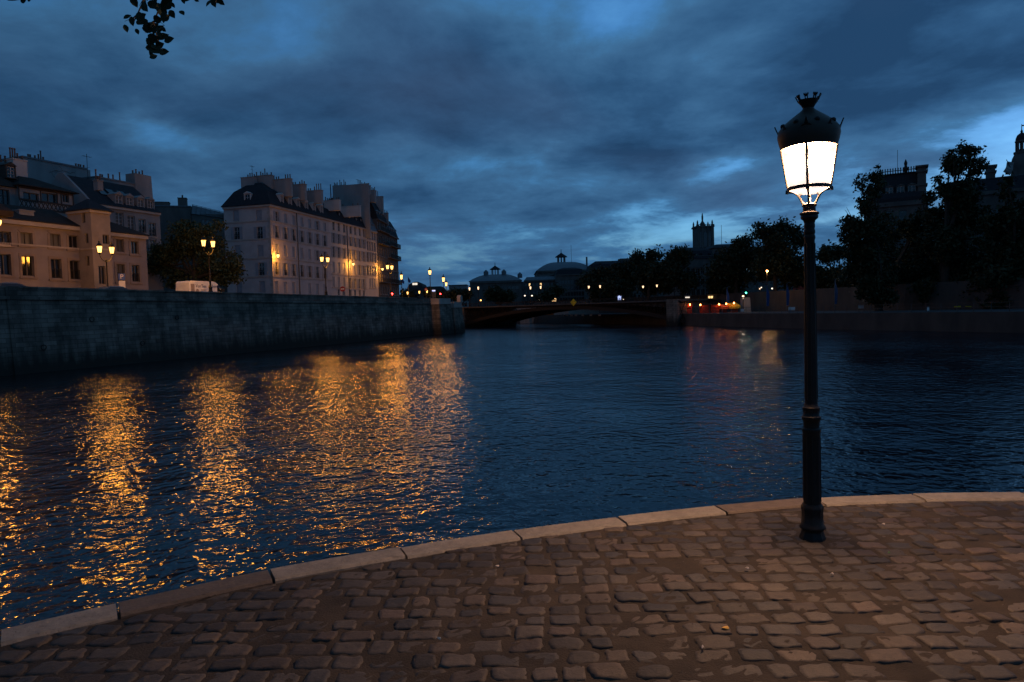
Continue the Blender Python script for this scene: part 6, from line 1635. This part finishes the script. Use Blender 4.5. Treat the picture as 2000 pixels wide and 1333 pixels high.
def leaf(px,py,L_,ang):
    c = wp(px,py,rl_.uniform(-.12,.12)); k = YB/F; L_ *= k*.82
    ax = Vector((math.cos(ang),rl_.uniform(-.5,.5),math.sin(ang))).normalized(); sd2 = ax.cross(Vector((rl_.uniform(-.6,.6),1,rl_.uniform(-.6,.6)))).normalized(); nn_ = ax.cross(sd2)
    pr_ = [(-.5,0),(-.35,.20),(-.1,.32),(.15,.27),(.35,.13),(.5,0)]
    vs = []
    for u_,w_ in pr_: vs += [c+ax*u_*L_+sd2*w_*L_+nn_*(.10*L_*w_*2-.12*L_*u_*u_), c+ax*u_*L_-nn_*.12*L_*u_*u_, c+ax*u_*L_-sd2*w_*L_+nn_*(.10*L_*w_*2-.12*L_*u_*u_)]
    lv.add(vs,[(3*i+j,3*i+j+1,3*i+j+4,3*i+j+3) for i in range(5) for j in (0,1)])
for (px,py,L_,a) in [(262,4,26,-1.2),(283,14,30,-1.0),(300,10,34,-.4),(316,22,36,-1.3),(326,8,34,.5),(308,38,30,-.2),(274,36,30,-1.4),(258,42,22,-1.5),(246,56,20,-1.3),(297,52,34,.3),(310,56,30,.6),(289,58,26,-.2),(320,34,26,-1.8),(268,62,16,-1.2),(300,76,34,-.6),(318,72,30,.4),(330,78,26,.2),(294,84,26,-.9),(312,88,26,.1),(306,100,36,-.1),(320,102,28,0),(336,28,24,-1.0),(281,-6,30,-.8),(310,-12,34,.2),(335,-14,30,.6),(262,-16,26,-.9),(418,4,30,-1.3),(409,6,26,-2.2),(431,3,24,-.8),(421,-12,34,-1.4),(352,-3,20,.1),(366,0,18,.3),(384,1,12,-.4),(30,-2,26,-.2),(46,0,24,.2),(58,-3,22,.4),(16,-6,26,-.6)]: leaf(px,py,L_,a)
for k in range(34):
    px,py = rl_.choice([(300,20),(290,45),(305,70),(312,92),(275,20),(325,15),(320,50),(425,0)]); leaf(px+rl_.gauss(0,13),py+rl_.gauss(0,11),rl_.uniform(13,26),rl_.uniform(-2.4,.8))
lv.build('leaves',MT['leaf_d'],ob)
LG = 'litter on the cobbles'
MT['leaf_y'] = mat('yellow_leaf',(.62,.36,.07),(.5,.27,.05),30,.7); MT['leaf_g'] = mat('green_leaf',(.07,.18,.05),None,30,.7); MT['paper'] = mat('pale_litter',(.55,.48,.40),None,40,.8)
def bit(name, lb, cat, px, py, L_, W_, rz, m):
    p = onz(px,py,.022); mb = MB(); n_ = 8; vs = [(0,0,.006)]
    for k in range(n_):
        a = 2*math.pi*k/n_; vs.append((L_*math.cos(a)*(1+.12*math.sin(3*a)),W_*math.sin(a),.004*math.sin(2*a)))
    mb.add(vs,[(0,1+k,1+(k+1)%n_) for k in range(n_)]); mb.add([(x,y,z-.003) for x,y,z in vs],[(0,1+(k+1)%n_,1+k) for k in range(n_)])
    o = mb.build(name,MT[m],None,None,(p.x,p.y,.024)); o.rotation_euler = (R(8),R(5),rz); tag(o,lb,cat,LG)
bit('fallen_leaf','small yellow fallen leaf on the cobbles, the brightest one','leaf',1417,1227,.021,.012,.2,'leaf_y')
bit('fallen_leaf','tiny green leaf on the sandy patch right of the near lamp post','leaf',1737,1080,.012,.008,.8,'leaf_g')
bit('paper_scrap','tiny pale paper scrap near the kerb right of the near lamp post','litter',1725,1024,.016,.006,.1,'paper')
bit('paper_scrap','tiny pale scrap on the cobbles below the near lamp post','litter',1625,1121,.013,.007,.4,'paper')
bit('paper_scrap','tiny pale scrap on the cobbles left of the near lamp post base','litter',1459,1110,.013,.006,-.3,'paper')
bit('paper_scrap','tiny pale scrap left of the yellow leaf, in a dark joint','litter',1373,1264,.016,.006,1.2,'paper')
bit('paper_scrap','thin pale scrap near the middle kerb stones','litter',970,1106,.018,.005,.3,'paper')
bit('paper_scrap','tiny pale scrap in the dark part of the cobbles below the kerb','litter',857,1247,.014,.006,-.4,'paper')
# ------------------------------------------------------------------ render settings
sc.render.engine = 'CYCLES'
cy = sc.cycles
cy.use_denoising = True; cy.max_bounces = 5; cy.diffuse_bounces = 2; cy.glossy_bounces = 3; cy.transparent_max_bounces = 4
cy.sample_clamp_indirect = 3.0; cy.sample_clamp_direct = 0; cy.caustics_reflective = False; cy.caustics_refractive = False
cy.use_light_tree = True; cy.blur_glossy = .5
sc.view_settings.view_transform = 'Standard'; sc.view_settings.look = 'None'
sc.view_settings.exposure = 0; sc.view_settings.gamma = 1; sc.view_settings.use_curve_mapping = False
